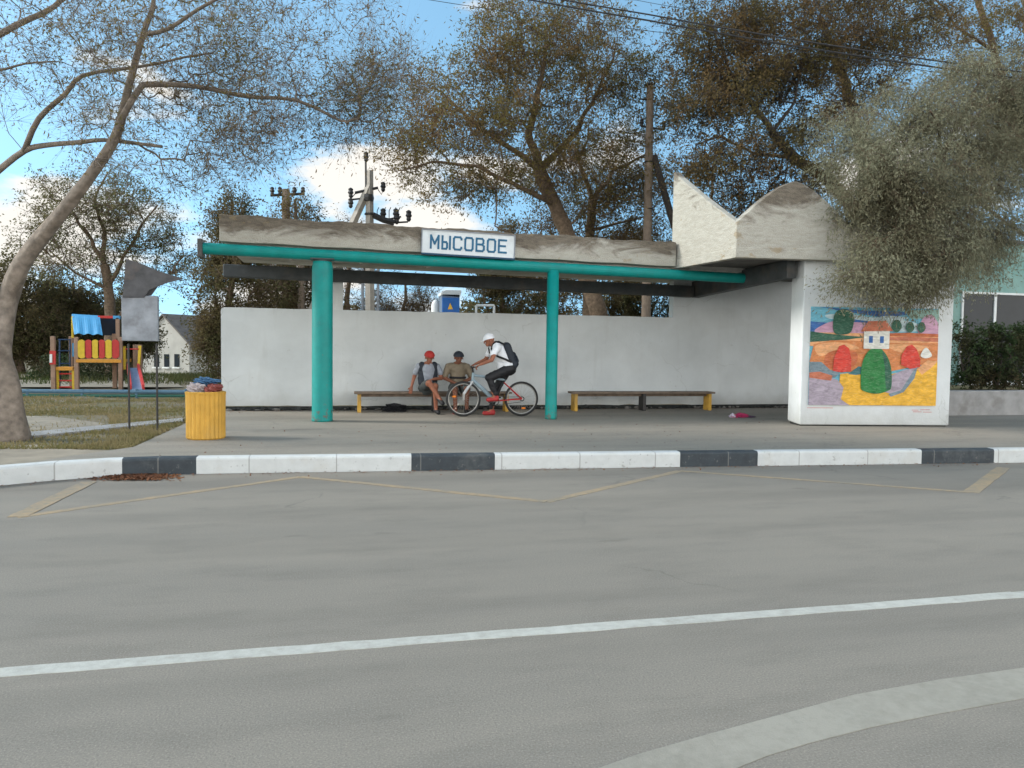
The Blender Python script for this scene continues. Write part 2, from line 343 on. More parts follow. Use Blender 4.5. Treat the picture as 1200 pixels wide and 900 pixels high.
def sheet(name, pts, z, m, thick=.0):
    mb = MB(); v = [(p[0], p[1], z) for p in pts]
    if thick: mb.prism([(a, b, z-thick) for a, b, _ in v], (0, 0, thick))
    else: mb.add(v, [tuple(range(len(v)))])
    return struct(mb.build(name, m))
sheet('verge', [G(-60, 560, .154), (-3.2, 9.35), (l2.x-.02, l2.y), G(90, 527, .154), G(40, 521, .154), G(-60, 528, .154)], .156, 'sand')
# light path edging
a, b = G(-30, 519), G(214, 494); a2, b2 = G(-30, 513), G(214, 490.5)
sheet('path', [a, b, b2, a2], .185, 'lowwall', .06)
sheet('sandy_ground', [G(-40, 506, .16), G(60, 507, .16), G(128, 497, .16), G(60, 488, .16), G(-40, 487, .16)], .164, 'sand')
sheet('play_area', [G(-150, 455, .16), G(215, 455, .16), G(190, 441, .16), G(90, 439, .16), G(-150, 440, .16)], .196, 'sand')
# road markings
def sld(o): m = o.modifiers.new('s', 'SOLIDIFY'); m.thickness = .0027; m.offset = -1; m.use_rim = True
def stripe(a, b, w0, w1=None, z=.004):
    w1 = w1 or w0; a = Vector((a[0], a[1], 0)); b = Vector((b[0], b[1], 0)); d = (b-a).normalized(); n_ = Vector((-d.y, d.x, 0)); k = 14; vs = []
    for i in range(k+1):
        p = a.lerp(b, i/k); w = (w0+(w1-w0)*i/k)/2
        j1 = random.uniform(-.006, .006); j2 = random.uniform(-.006, .006)
        for q in (p-n_*(w+j1), p+n_*(w+j2)): vs.append((q.x, q.y, .003+(z-.004)*.4))
    return vs, [(2*i, 2*i+2, 2*i+3, 2*i+1) for i in range(k)]
mb = MB(); zz = [(-2.80, 7.13), (-.42, 8.92), (2.0, 7.03), (4.24, 8.74), (6.8, 6.79)]
pp = [G(-60, 612, 0), G(20, 606, 0), G(352, 559, 0), G(640, 588, 0), G(797, 552, 0), G(1138, 577, 0), G(1176, 548, 0)]
mb.add(*stripe(pp[1], pp[2], .10, z=.004)); mb.add(*stripe(pp[2], pp[3], .10, z=.008)); mb.add(*stripe(pp[3], pp[4], .10, z=.004)); mb.add(*stripe(pp[4], pp[5], .09, z=.008)); mb.add(*stripe(pp[5], pp[6], .16, z=.004))
mb.add(*stripe(G(20, 606, 0), G(104, 565, 0), .16, z=.0085))
sld(struct(mb.build('zigzag_marking', 'lineyellow')))
mb = MB(); wp = [(-14, 3.2), (-7, 3.62), (-3, 3.78), (-1.5, 3.81), (.9, 3.815), (4.2, 3.82), (9, 3.7), (20, 3.3)]
for i in range(len(wp)-1): mb.add(*stripe(wp[i], wp[i+1], .105, z=.004))
sld(struct(mb.build('lane_marking', 'linewhite')))
mb = MB(); up = [(660, 915), (750, 884), (830, 861), (900, 842), (1000, 815), (1100, 797), (1200, 783), (1300, 772)]; lo = [(800, 930), (850, 906), (900, 886), (950, 871), (1020, 853), (1100, 837), (1200, 819), (1300, 806)]
vs = []
for u_, l_ in zip(up, lo): vs += [tuple(G(*l_, 0).xy)+(.003,), tuple(G(*u_, 0).xy)+(.003,)]
mb.add(vs, [(2*i, 2*i+2, 2*i+3, 2*i+1) for i in range(len(up)-1)]); sld(struct(mb.build('curved_marking', 'linefaint')))
# ------------------------------------------------------------------ fast quads (leaves, blades)
def quads(name, cen, d, s, mats, parent=None, fold=True):
    n = len(cen)
    if fold:    # rhombus leaf
        v = np.stack([cen-d, cen+s, cen+d, cen-s], 1).reshape(-1, 3); k = 4
    else: v = np.stack([cen-s, cen+s, cen+d], 1).reshape(-1, 3); k = 3
    me = bpy.data.meshes.new(name); me.vertices.add(n*k); me.vertices.foreach_set('co', v.astype(np.float32).ravel())
    me.loops.add(n*k); me.loops.foreach_set('vertex_index', np.arange(n*k, dtype=np.int32)); me.polygons.add(n)
    me.polygons.foreach_set('loop_start', np.arange(0, n*k, k, dtype=np.int32)); me.polygons.foreach_set('loop_total', np.full(n, k, dtype=np.int32))
    me.update(calc_edges=True); me.validate()
    me.materials.append(mats); o = bpy.data.objects.new(name, me); col.objects.link(o)
    if parent: o.parent = parent
    return o
def unit(a): return a/np.maximum(np.linalg.norm(a, axis=1, keepdims=True), 1e-9)
# grass blades
def grass(name, n, gen, h, m):
    pts = np.array([gen() for _ in range(n)]); pts = np.array([p for p in pts if p[0] > -900])
    n = len(pts); hh = rng.uniform(.4, 1, n)[:, None]*h
    d = rng.normal(0, .45, (n, 3)); d[:, 2] = 1; d = unit(d)*hh; s = rng.normal(0, 1, (n, 3)); s[:, 2] = 0; s = unit(s)*.006*(1+pts[:, 1:2]/14)
    o = quads(name, pts, d, s, m, fold=False); o['kind'] = 'stuff'; return o
M['grassdry'] = leafmat('dry_grass_blades', (.23, .185, .09), (.13, .13, .05), (.25, .20, .105), .3)
M['grassgreen'] = leafmat('weedy_grass_blades', (.07, .085, .03), (.12, .11, .05), (.05, .07, .02), .2)
def gen_near():
    while True:
        px = random.uniform(-40, 235); py = random.uniform(466, 527); p = G(px, py, .15)
        if 487 < py < 506 and px < 128 and random.random() < .93: return (-999, 0, 0)
        # keep off the asphalt and the kerb
        if p.x > lx(p.y)-.05 or p.y < ky(p.x)+.35: return (-999, 0, 0)
        f = math.sin(p.x*1.7+p.y)+math.sin(p.x*.6-p.y*2.1)
        if f < -.5 and random.random() < .75: return (-999, 0, 0)
        return (p.x, p.y, gz(p.x, p.y))
tag(grass('grass', 26000, gen_near, .07, M['grassdry']), 'short dry grass on the verge left of the bus shelter', 'grass')
def gen_far():
    x = random.uniform(-26, -2); y = random.uniform(25.5, 50)
    return (x, y, gz(x, y)-.02)
tag(grass('tall_grass', 26000, gen_far, .42, M['grassgreen']), 'tall weedy grass growing behind the playground', 'grass')
# fallen leaves by kerb
cn = []
for _ in range(2600):
    px = random.gauss(155, 24); py = random.gauss(558.5, 2.6); p = G(px, py, 0)
    if py < 564 and 98 < px < 215 and p.y < ky(p.x)-.01: cn.append((p.x, p.y, .006+random.random()*.02*math.exp(-((px-155)/35)**2)))
cn = np.array(cn); dd = unit(rng.normal(0, 1, cn.shape)*np.array([1, 1, .25])); s2 = unit(np.cross(dd, rng.normal(0, .25, cn.shape)+np.array([0, 0, 1])))
M['deadleaf'] = leafmat('dead_leaf_litter', (.16, .065, .035), (.10, .05, .03), (.20, .09, .045), .1)
o = quads('fallen_leaves', cn, dd*.022, s2*.013, M['deadleaf']); tag(o, 'reddish brown drift of fallen leaves against the black kerb', 'leaf litter', kind='stuff')
cn = []
for _ in range(900):
    x = random.uniform(-3, 12); y = random.uniform(9.4, 15.8)
    if random.random() < .6: y = 15.85-abs(random.gauss(0, .25))
    if x > lx(y)+.1 and not (x > 8 and y < 12.7): cn.append((x, y, .177+random.random()*.008))
for _ in range(500):
    x = random.uniform(-4, 12); y = ky(x)-abs(random.gauss(0, .12))-.02; cn.append((x, y, .007+random.random()*.008))
cn = np.array(cn); dd = unit(rng.normal(0, 1, cn.shape)*np.array([1, 1, .2])); s2 = unit(np.cross(dd, rng.normal(0, .2, cn.shape)+np.array([0, 0, 1])))
o = quads('leaf_litter', cn, dd*.016, s2*.010, M['deadleaf']); tag(o, 'loose small dead leaves scattered along pavement and gutter', 'leaf litter', kind='stuff')
# ------------------------------------------------------------------ bus shelter
WY = 15.9
sh = empty('bus_shelter', (4, 14.5, .17), 'long concrete bus shelter with white back wall, teal posts and crown-like parapet', 'bus shelter')
def part(mb, name, m, parent=sh, **k):
    o = mb.build(name, m, None, **k)
    if parent:
        o.parent = parent; o.matrix_parent_inverse = Matrix.Translation(-Vector(parent.location))
    return o
def slope(x): return -.0125*(x+2)          # roof falls gently to the right
wl = P(259, 400, WY).x; wr = P(788, 400, WY).x
zt0, zt1 = P(262, 360, WY).z, P(788, 372, WY).z
mb = MB(); N_ = 40
outline = [(wl, WY, .275)]+[(wl, WY, zt0-.06), (wl+.015, WY, zt0-.02), (wl+.06, WY, zt0)]
for i in range(1, N_): outline.append((wl+(wr-wl)*i/N_, WY, zt0+(zt1-zt0)*i/N_+random.uniform(-.006, .006)))
outline += [(wr, WY, zt1), (wr, WY, 3.2), (11.0, WY, 3.15), (11.0, WY, .26), (8, WY, .25)]
for i in range(N_-1, 0, -1): outline.append((wl+(8-wl)*i/N_, WY, .265+random.uniform(-.018, .014)))
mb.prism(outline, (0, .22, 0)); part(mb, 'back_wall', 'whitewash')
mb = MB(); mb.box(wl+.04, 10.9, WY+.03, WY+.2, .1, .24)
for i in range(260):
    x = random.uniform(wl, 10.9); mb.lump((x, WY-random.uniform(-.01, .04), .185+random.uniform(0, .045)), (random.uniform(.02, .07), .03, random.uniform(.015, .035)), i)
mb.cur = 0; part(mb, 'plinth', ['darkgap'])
mb = MB()
for i in range(120):
    x = random.uniform(wl, 10.9)
    if math.sin(x*3.1) > -.3: mb.lump((x, WY-random.uniform(.0, .10), .18+random.uniform(0, .03)), (random.uniform(.02, .06), .03, random.uniform(.012, .03)), 900+i)
part(mb, 'rubble', 'rubble')['kind'] = 'stuff'
# rear pillar between wall and beam
mb = MB(); x0, x1 = P(390, 340, WY).x, P(402, 340, WY).x; mb.box(x0-.1, x1, WY+.02, WY+.2, zt0-.05, 3.1); part(mb, 'pillar', 'panelwhite')
# roof slab
def zroof(x): return 3.21+slope(x)
FX0 = -1.93
mb = MB(); mb.hexa([(FX0+.05, 13.86, zroof(FX0)), (6.5, 13.86, zroof(6.5)), (6.5, 16.6, zroof(6.5)), (FX0+.05, 16.6, zroof(FX0)), (FX0+.05, 13.86, zroof(FX0)+.14), (6.5, 13.86, zroof(6.5)+.14), (6.5, 16.6, zroof(6.5)+.14), (FX0+.05, 16.6, zroof(FX0)+.14)])
mb.hexa([(6.503, 13.72, zroof(6.5)), (8.0, 13.72, zroof(8)), (8.0, 16.6, zroof(8)), (6.503, 16.6, zroof(6.5)), (6.503, 13.72, 3.5), (8.0, 13.72, 3.5), (8.0, 16.6, 3.5), (6.503, 16.6, 3.5)])
part(mb, 'roof_slab', 'soffit')
mb = MB(); mb.prism([(6.56, 13.71, 3.17), (6.86, 12.12, 3.17), (10.9, 11.78, 3.17), (10.7, 12.3, 3.17), (10.7, 16.6, 3.17), (8.003, 16.6, 3.17), (8.003, 13.71, 3.17)], (0, 0, .3)); part(mb, 'projecting_roof', 'soffit_dark')
# front fascia with uneven top
mb = MB(); K = 90
for i in range(K):
    a = FX0+(6.47-FX0)*i/K; b = FX0+(6.47-FX0)*(i+1)/K
def ftop(x): return 3.70-.0125*(x+1.93)+.012*math.sin(x*3.3)+.008*math.sin(x*9.1+1)+.006*math.sin(x*23)
def fbot(x): return 3.25-.0135*(x+1.93)+.006*math.sin(x*5)
pts = [(FX0+(6.44-FX0)*i/K) for i in range(K+1)]
poly = [(x, 13.62, fbot(x)) for x in pts]+[(x, 13.62, ftop(x)) for x in reversed(pts)]
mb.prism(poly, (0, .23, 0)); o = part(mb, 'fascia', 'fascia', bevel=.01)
# crown parapet: side fin and front scallops
def shift_to(o, loc):
    loc = Vector(loc); o.data.transform(Matrix.Translation(-loc)); o.location = loc; return o
A0 = Vector((6.45, 13.84, 0)); A1 = Vector((6.78, 11.95, 0)); dA = (A1-A0)
pk = 4.98; fin = [(0, 3.12), (0, pk-.01), (.02, pk+.02), (.05, pk-.05)]
for i in range(1, 13):
    t = i/12; fin.append((.05+.93*t, (pk-.05)+(3.76-pk+.05)*t-.02*math.sin(t*math.pi)))
fin += [(1.0, 3.76), (1.0, 3.16)]
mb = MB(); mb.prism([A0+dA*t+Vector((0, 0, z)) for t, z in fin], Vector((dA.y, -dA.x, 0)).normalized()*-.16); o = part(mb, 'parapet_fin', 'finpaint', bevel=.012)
B0 = Vector((6.765, 11.93, 0)); B1 = Vector((11.05, 11.48, 0)); dB = B1-B0
L = dB.length; sc_ = [(0, 3.165), (0, 3.745)]
per = 2.12
for i in range(1, 61):
    s = i/60*L; ph = (s % per)/per; sc_.append((s/L, 3.73+.76*(1-abs(2*ph-1)**1.42)))
sc_ += [(1, 3.165)]
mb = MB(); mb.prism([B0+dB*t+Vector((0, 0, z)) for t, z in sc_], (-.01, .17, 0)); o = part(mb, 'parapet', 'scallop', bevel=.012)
mb = MB(); e0 = Vector((0, -.035, 0)); mb.prism([B0+e0+Vector((-.02, 0, 3.13)), B0+e0+Vector((-.02, 0, 3.31)), B0+e0+dB*.3+Vector((0, 0, 3.325)), B1+e0+Vector((.02, 0, 3.32)), B1+e0+Vector((.02, 0, 3.12)), B0+e0+dB*.38+Vector((0, 0, 3.13))], (0, .2, 0)); part(mb, 'cornice', 'fascia', bevel=.01)
mb = MB(); mb.prism([A0+Vector((-.02, 0, 3.10)), A0+Vector((-.02, 0, 3.27)), A1+Vector((-.02, 0, 3.31)), A1+Vector((-.02, 0, 3.13))], (.14, .02, 0)); part(mb, 'side_cornice', 'fascia', bevel=.01)
# pipes and beams
mb = MB(); pz = lambda x: 3.12-.016*(x+2.2)
mb.tube([(-2.2, 13.66, pz(-2.2)), (3, 13.66, pz(3)), (8.02, 13.66, pz(8.0))], .098, 18); part(mb, 'front_beam', 'teal', smooth=False)
mb = MB(); mb.box(-2.27, -2.19, 13.54, 13.80, pz(-2.2)-.16, pz(-2.2)+.15); part(mb, 'end_plate', 'darkbeam', bevel=.01)
rz_ = lambda x: P(270+(790-270)*(x+2)/9.6, 325, WY).z
zb0, zb1 = P(270, 325, WY-.1).z, P(795, 348, WY-.1).z
mb = MB(); xb0, xb1 = P(262, 318, WY-.1).x, 7.9
mb.hexa([(xb0, WY-.2, zb0), (xb1, WY-.2, zb1), (xb1, WY-.02, zb1), (xb0, WY-.02, zb0), (xb0, WY-.2, zb0+.25), (xb1, WY-.2, zb1+.25), (xb1, WY-.02, zb1+.25), (xb0, WY-.02, zb0+.25)]); part(mb, 'rear_beam', 'darkbeam', bevel=.02)
mb = MB(); mb.hexa([(7.92, 12.15, 2.84), (8.1, 12.15, 2.84), (8.1, WY-.003, zb1), (7.92, WY-.003, zb1), (7.92, 12.15, 3.166), (8.1, 12.15, 3.166), (8.1, WY-.003, 3.07), (7.92, WY-.003, 3.07)]); part(mb, 'side_beam', 'darkbeam', bevel=.01)
for i in range(6):                                        # cross joists under the slab
    x = -.9+i*1.35; mb = MB(); mb.box(x, x+.06, 13.87, WY-.21, zroof(x)-.035, zroof(x)-.001); part(mb, 'joist', 'soffit')
pL = G(378, 491.5); pR = G(641, 489.5)
mb = MB(); mb.lathe([(.185, 0), (.183, .03), (.18, .06), (.178, 2.72), (.165, 2.76), (.165, 2.80)], 32, (pL.x, 13.66, .17)); part(mb, 'column', 'teal', smooth=True)['label'] = 'thick teal column'
mb = MB(); mb.lathe([(.115, 0), (.112, .04), (.11, 2.80)], 24, (pR.x, 13.66, .17)); part(mb, 'column', 'teal', smooth=True)['label'] = 'thin teal column'
mb = MB(); mb.lathe([(.15, 0), (.16, .05)], 20, (pL.x, 13.66, 2.968)); mb.box(pL.x-.2, pL.x+.2, 13.5, 13.82, 3.0, 3.02); part(mb, 'bracket', 'darkbeam')
# end wall carrying the mural
c0 = Vector((8.17, 12.0, 0)); c1 = Vector((10.98, 11.57, 0)); w_ = (c1-c0); nb = Vector((-w_.y, w_.x, 0)).normalized()
mb = MB(); zb = .19
base = [c0, c1, c1+nb*.55, c0+nb*.5]
# slight flare in the end face foot
ol = []; T = 3.163
mb.hexa([c0+Vector((0, 0, zb)), c1+Vector((0, 0, zb)), base[2]+Vector((0, 0, zb)), base[3]+Vector((0, 0, zb+.03)), c0+Vector((0, 0, T)), c1+Vector((0, 0, T)), base[2]+Vector((0, 0, T)), base[3]+Vector((0, 0, T))])
part(mb, 'end_wall', 'panelwhite', bevel=.02)
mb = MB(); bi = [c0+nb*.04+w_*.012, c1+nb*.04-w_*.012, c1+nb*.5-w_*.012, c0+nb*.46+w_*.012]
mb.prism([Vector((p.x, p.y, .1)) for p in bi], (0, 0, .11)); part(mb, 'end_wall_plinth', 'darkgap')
# ------------------------------------------------------------------ mural (plain generic painted landscape in the same colours)
mu0 = P(948, 474, 12.0); wd = w_.normalized()
def onwall(px, py):        # intersect pixel ray with the end-wall front plane
    d = ray(px, py); nn = -nb; return CO+d*((c0-CO).dot(nn)/d.dot(nn))
q00 = onwall(948, 474.5); q10 = onwall(1097.5, 476); q11 = onwall(1097.5, 363); q01 = onwall(948, 359)
mw = ((q10-q00).length+(q11-q01).length)/2; mh = ((q01-q00).length+(q11-q10).length)/2
ang = math.atan2(wd.y, wd.x)
mural = empty('mural', (q00+q01)/2, 'painted landscape mural in orange, yellow, green and blue on the shelter end wall', 'mural', rz=ang)
def paint(name, rgb, v=.2):
    t = NT(name); n_ = t.noise(6, 7, .7, t.mapping((1, 1, 2.6)), .9); n2 = t.noise(28, 5, .7, t.mapping((.5, 1, 2)))
    c_ = t.mix(t.ramp(n_, .35, .65), tuple(x*(1-v*1.4) for x in rgb), tuple(min(1, x*(1+v)+.02) for x in rgb)); c_ = t.mix(t.math('MULTIPLY', t.ramp(n2, .5, .72), .22), c_, (.5, .48, .42))
    t.color(c_); t.b.inputs['Roughness'].default_value = .65; return t.m
cols = dict(sky=(.12, .36, .46), blue=(.02, .10, .30), cloud=(.42, .52, .54), pink=(.46, .26, .36), dgreen=(.012, .08, .045), orange=(.50, .17, .05), lorange=(.62, .30, .13), dorange=(.42, .10, .03),
            yellow=(.62, .33, .02), lav=(.30, .25, .30), greyblue=(.14, .19, .22), red=(.50, .03, .015), white=(.58, .57, .52), green=(.005, .14, .025), sage=(.22, .36, .31), terr=(.42, .12, .06), teal=(.03, .12, .13), rline=(.5, .16, .14))
names = list(cols); pm = [paint('mural_paint_'+k, v) for k, v in cols.items()]
mb = MB(); ly = [0]
def mp(c, pts, smooth=0):
    ly[0] += 1; y = -.012-ly[0]*.0011; mb.cur = names.index(c)
    p = [Vector((a/100*mw, y, (b/100-.5)*mh)) for a, b in pts]
    if smooth:   # closed Catmull-Rom
        q = []; n_ = len(p)
        for i in range(n_):
            a, b, c_, d = p[i-1], p[i], p[(i+1) % n_], p[(i+2) % n_]
            for k in range(6):
                t = k/6; q.append(.5*((2*b)+(c_-a)*t+(2*a-5*b+4*c_-d)*t*t+(3*b-3*c_+d-a)*t**3))
        for v in q: v.x = min(max(v.x, 0), mw); v.z = min(max(v.z, -mh/2), mh/2); v.y = y
        p = q
    mb.add(p, [tuple(range(len(p)))])
mp('sky', [(0, 0), (100, 0), (100, 100), (0, 100)])
mp('blue', [(5, 100), (40, 97), (75, 96), (86, 98), (78, 94), (58, 90), (40, 93), (20, 97)])
mp('cloud', [(12, 92), (30, 93), (48, 90), (60, 92), (76, 90), (60, 85), (45, 86), (28, 88), (15, 88)], 1)
mp('cloud', [(55, 84), (70, 88), (84, 84), (90, 78), (70, 76), (55, 78)], 1)
mp('sage', [(72, 98), (100, 99), (100, 84), (88, 90), (78, 89)])
mp('pink', [(84, 80), (89, 92), (95, 93), (100, 84), (100, 74), (86, 74)], 1)
mp('blue', [(0, 85), (12, 84), (28, 79), (34, 72), (0, 72)])
mp('blue', [(32, 88), (46, 86), (47, 82), (34, 84)])
mp('pink', [(4, 74), (10, 82), (20, 86), (32, 85), (46, 84), (52, 80), (55, 74), (30, 72)], 1)
mp('lorange', [(0, 74), (30, 74), (60, 73), (100, 74), (100, 60), (0, 60)])
mp('dgreen', [(0, 75), (12, 73), (30, 71), (44, 70), (28, 67), (10, 65), (0, 64)])
mp('dorange', [(58, 74), (75, 75), (100, 74), (100, 71), (60, 71)])
mp('terr', [(58, 70), (78, 71), (100, 70), (100, 66), (60, 67)])
mp('orange', [(0, 44), (3, 62), (16, 66), (40, 66), (70, 64), (100, 65), (100, 46), (60, 34), (20, 34), (0, 44)])
mp('lorange', [(4, 60), (16, 64), (30, 63), (38, 58), (22, 56), (8, 50)], 1)
mp('lorange', [(60, 62), (76, 63), (92, 61), (88, 57), (70, 55)], 1)
mp('dorange', [(12, 50), (20, 56), (36, 54), (34, 40), (14, 38)], 1)
mp('yellow', [(22, 0), (24, 32), (40, 34), (62, 32), (84, 38), (92, 46), (100, 46), (100, 0)])
mp('lorange', [(84, 38), (92, 47), (100, 46), (96, 40), (88, 32)])
mp('lav', [(0, 0), (32, 0), (25, 6), (27, 18), (22, 26), (10, 30), (0, 28)])
mp('greyblue', [(0, 44), (9, 44), (16, 36), (24, 34), (20, 28), (6, 30), (0, 30)], 0)
mp('terr', [(0, 33), (8, 34), (18, 30), (17, 25), (10, 26), (0, 28)], 0)
mp('teal', [(30, 32), (38, 40), (46, 38), (46, 33), (36, 31)])
mp('lav', [(58, 14), (62, 30), (72, 36), (84, 40), (80, 28), (74, 16), (66, 12)])
mp('greyblue', [(62, 12), (72, 16), (82, 38), (84, 39), (82, 28), (74, 14), (64, 9)])
# round crowned trees
mp('dgreen', [(18, 74), (17, 86), (19, 95), (25, 98), (31, 95), (33, 86), (31, 75), (25, 72)], 1)
for cx_, w2, h2, b2 in ((66.5, 4, 13, 75), (77, 3.4, 11, 75), (86, 3.2, 11, 75)):
    mp('dgreen', [(cx_-w2, b2+h2*.4), (cx_-w2*.6, b2+h2*.9), (cx_, b2+h2), (cx_+w2*.6, b2+h2*.9), (cx_+w2, b2+h2*.4), (cx_, b2)], 1)
# hay ricks
mp('red', [(18, 35), (18.5, 48), (22, 60), (26, 62), (30, 58), (32, 47), (32, 35), (25, 33.5)], 0)
mp('red', [(71, 42), (71, 52), (75, 61), (79, 63), (83, 58), (86, 48), (86, 40), (78, 38)], 0)
mp('white', [(86, 52), (90, 60), (95, 52), (90, 49)], 1)
# tall green hill tree with a white water tower
mp('green', [(40, 20), (42, 15), (52, 12), (61, 15), (64, 20), (63, 40), (58, 54), (51, 60), (44, 54), (40, 40)], 1)
mp('dgreen', [(60, 17), (64, 22), (62, 42), (56, 56), (58, 40)], 1)
mp('white', [(41, 58), (41, 76), (61, 77), (61, 58)])
mp('terr', [(38.5, 75.5), (44, 86), (58, 87), (63.5, 76.5)])
mp('blue', [(45, 64), (48, 64), (48, 71), (45, 71)])
mp('blue', [(53.5, 64), (56.5, 64), (56.5, 71), (53.5, 71)])
mb.cur = names.index('rline')
for (x0_, x1_, z0_) in ((82, 88, -5), (88.8, 97, -4.6), (83, 90, -6.8), (91, 98, -7), (0, 20, -3.4)):
    for k in range(int((x1_-x0_)*1.3)): mb.box((x0_+k/1.3)/100*mw, (x0_+k/1.3+.5)/100*mw, -.006, -.003, (z0_/100-.5)*mh, ((z0_+.7)/100-.5)*mh)
o = mb.build('painting', pm, mural)
mb = MB(); mb.box(0, mw, -.011, -.003, -mh/2, mh/2); mb.build('backing', 'paintwhite', mural)
# ------------------------------------------------------------------ name sign
FYs = 13.60
s00 = P(494.5, 297, FYs); s10 = P(602, 302.5, FYs); s01 = P(494.5, 268.5, FYs); s11 = P(602, 277.5, FYs)
sw = s10.x-s00.x; shh = ((s01.z-s00.z)+(s11.z-s10.z))/2
tilt = math.atan2(((s10.z+s11.z)-(s00.z+s01.z))/2, sw)
sign = bpy.data.objects.new('name_sign', None); col.objects.link(sign); sign.location = ((s00.x+s10.x)/2, FYs-.0, (s00.z+s01.z+s10.z+s11.z)/4); sign.rotation_euler = (0, -tilt, 0); sign.empty_display_size = .2
tag(sign, 'white stop name board with blue Cyrillic letters on the roof edge', 'sign')
mb = MB(); mb.box(-sw/2, sw/2, -.035, .01, -shh/2, shh/2); mb.build('board', 'signwhite', sign, bevel=.004)
mb = MB(); hw, hh_ = sw/2, shh/2; mb.box(-hw-.012, hw+.012, -.06, .012, -hh_-.03, -hh_+.001); mb.build('lower_rail', 'signnavy', sign)
mb = MB(); mb.box(-hw-.012, hw+.012, -.055, .012, hh_-.001, hh_+.015); mb.box(-hw-.016, -hw-.001, -.05, .012, -hh_+.002, hh_-.002); mb.box(hw+.001, hw+.016, -.05, .012, -hh_+.002, hh_-.002); mb.build('frame', 'galv', sign)
LT = {'М': [[(0, 0), (0, 1), (.5, .35), (1, 1), (1, 0)]], 'Ы': [[(0, 1), (0, 0), (.5, 0), (.62, .12), (.62, .42), (.5, .54), (0, .54)], [(1, 0), (1, 1)]],
      'С': [[(1, .82), (1, .88), (.85, 1), (.15, 1), (0, .86), (0, .14), (.15, 0), (.85, 0), (1, .12), (1, .18)]], 'О': [[(.15, 0), (0, .14), (0, .86), (.15, 1), (.85, 1), (1, .86), (1, .14), (.85, 0), (.15, 0)]],
      'В': [[(0, 0), (0, 1), (.75, 1), (.92, .88), (.92, .65), (.75, .53), (0, .53)], [(.75, .53), (1, .4), (1, .13), (.82, 0), (0, 0)]], 'Е': [[(1, 1), (0, 1), (0, 0), (1, 0)], [(0, .52), (.85, .52)]]}
wd7 = 'МЫСОВОЕ'; cw = sw*.86/7; lw_ = cw*.66; lh = shh*.54; th = .036
for ci, chh in enumerate(wd7):
    mb = MB(); x0 = -sw*.43+ci*cw+(cw-lw_)/2; lay = 0
    for st in LT[chh]:
        for a, b in zip(st[:-1], st[1:]):
            A = Vector((x0+a[0]*lw_, 0, (a[1]-.5)*lh)); B = Vector((x0+b[0]*lw_, 0, (b[1]-.5)*lh)); d = (B-A).normalized(); nn_ = Vector((-d.z, 0, d.x))*th/2; e = d*th*.42; lay += 1; y = -.0362-lay*.0006
            q = [A-e-nn_, B+e-nn_, B+e+nn_, A-e+nn_]; mb.prism([Vector((v.x, y, v.z)) for v in q], (0, -.004, 0))
    mb.build('letter', 'signblue', sign)
# ------------------------------------------------------------------ benches
def bench(x0, x1, y, label):
    cx_ = (x0+x1)/2; L2 = (x1-x0)/2; b = empty('bench', (cx_, y, .17), label, 'bench', 'benches along the shelter back wall')
    for k in (-.09, .09):
        mb = MB(); mb.box(-L2, L2, k-.082, k+.082, .375, .415); mb.build('seat_plank', 'bench', b, bevel=.006)
    for k in (-L2+.1, 0, L2-.1):
        mb = MB(); mb.box(k-.035, k+.035, -.13, .13, .0, .374); mb.build('leg', 'benchyellow' if k else 'iron', b, bevel=.005)
    mb = MB(); mb.box(-L2+.14, L2-.14, -.02, .02, .31, .37); mb.build('rail', 'bench', b)
    return b
BY = 15.42
bench(P(415, 462, BY).x, P(598, 462, BY).x, BY, 'long low bench on which the people sit, left of the thin teal column')
bench(P(668, 462, BY).x, P(834, 462, BY).x, BY, 'empty low bench between the thin teal column and the mural wall')
# ------------------------------------------------------------------ rubbish bin
bp = G(240, 514.5); bn = empty('rubbish_bin', (bp.x, bp.y+.1, .17), 'yellow ribbed concrete rubbish bin overfilled with bags', 'rubbish bin')
mb = MB(); mb.lathe([(.235, 0), (.25, .02), (.25, .30), (.255, .62), (.262, .66), (.235, .67), (.225, .55), (.2, .54)], 144, rib=.055, nr=24); mb.build('body', 'binyellow', bn, smooth=False)
def bag(name, parts_, label, loc):
    b = empty(name, loc, label, 'rubbish')
    for nm, c, r, sd, m in parts_:
        mb = MB(); mb.lump(c, r, sd, .32, 12); mb.build(nm, m, b, smooth=False)
b0 = bn.location+Vector((0, 0, .60))
bag('rubbish_bag', [('bag', (0, 0, .08), (.13, .12, .10), 5, 'whitebag')], 'crumpled whitish bag on the left of the rubbish in the yellow bin', b0+Vector((-.10, -.02, 0)))
bag('red_packaging', [('wrapper', (0, 0, .07), (.12, .11, .085), 8, 'oldred')], 'red crumpled packaging lying on top of the yellow bin', b0+Vector((.09, -.04, .02)))
bag('blue_bag', [('bag', (0, 0, .05), (.14, .11, .06), 9, 'bluebag')], 'blue plastic bag topmost on the yellow bin', b0+Vector((.02, .05, .15)))
bag('dropped_bag', [('bag', (0, 0, .03), (.17, .10, .055), 3, 'pinkbag'), ('handle', (-.16, 0, .025), (.07, .06, .045), 4, 'palebag'), ('base', (.08, .02, .02), (.2, .12, .03), 6, 'purplebag')], 'crumpled pink and purple bag lying on the pavement left of the mural wall', G(867, 489))
bag('black_bag', [('bag', (0, 0, .06), (.28, .14, .085), 13, 'black')], 'black sack lying under the left bench', (P(462, 478, 15.5).x, 15.55, .17))
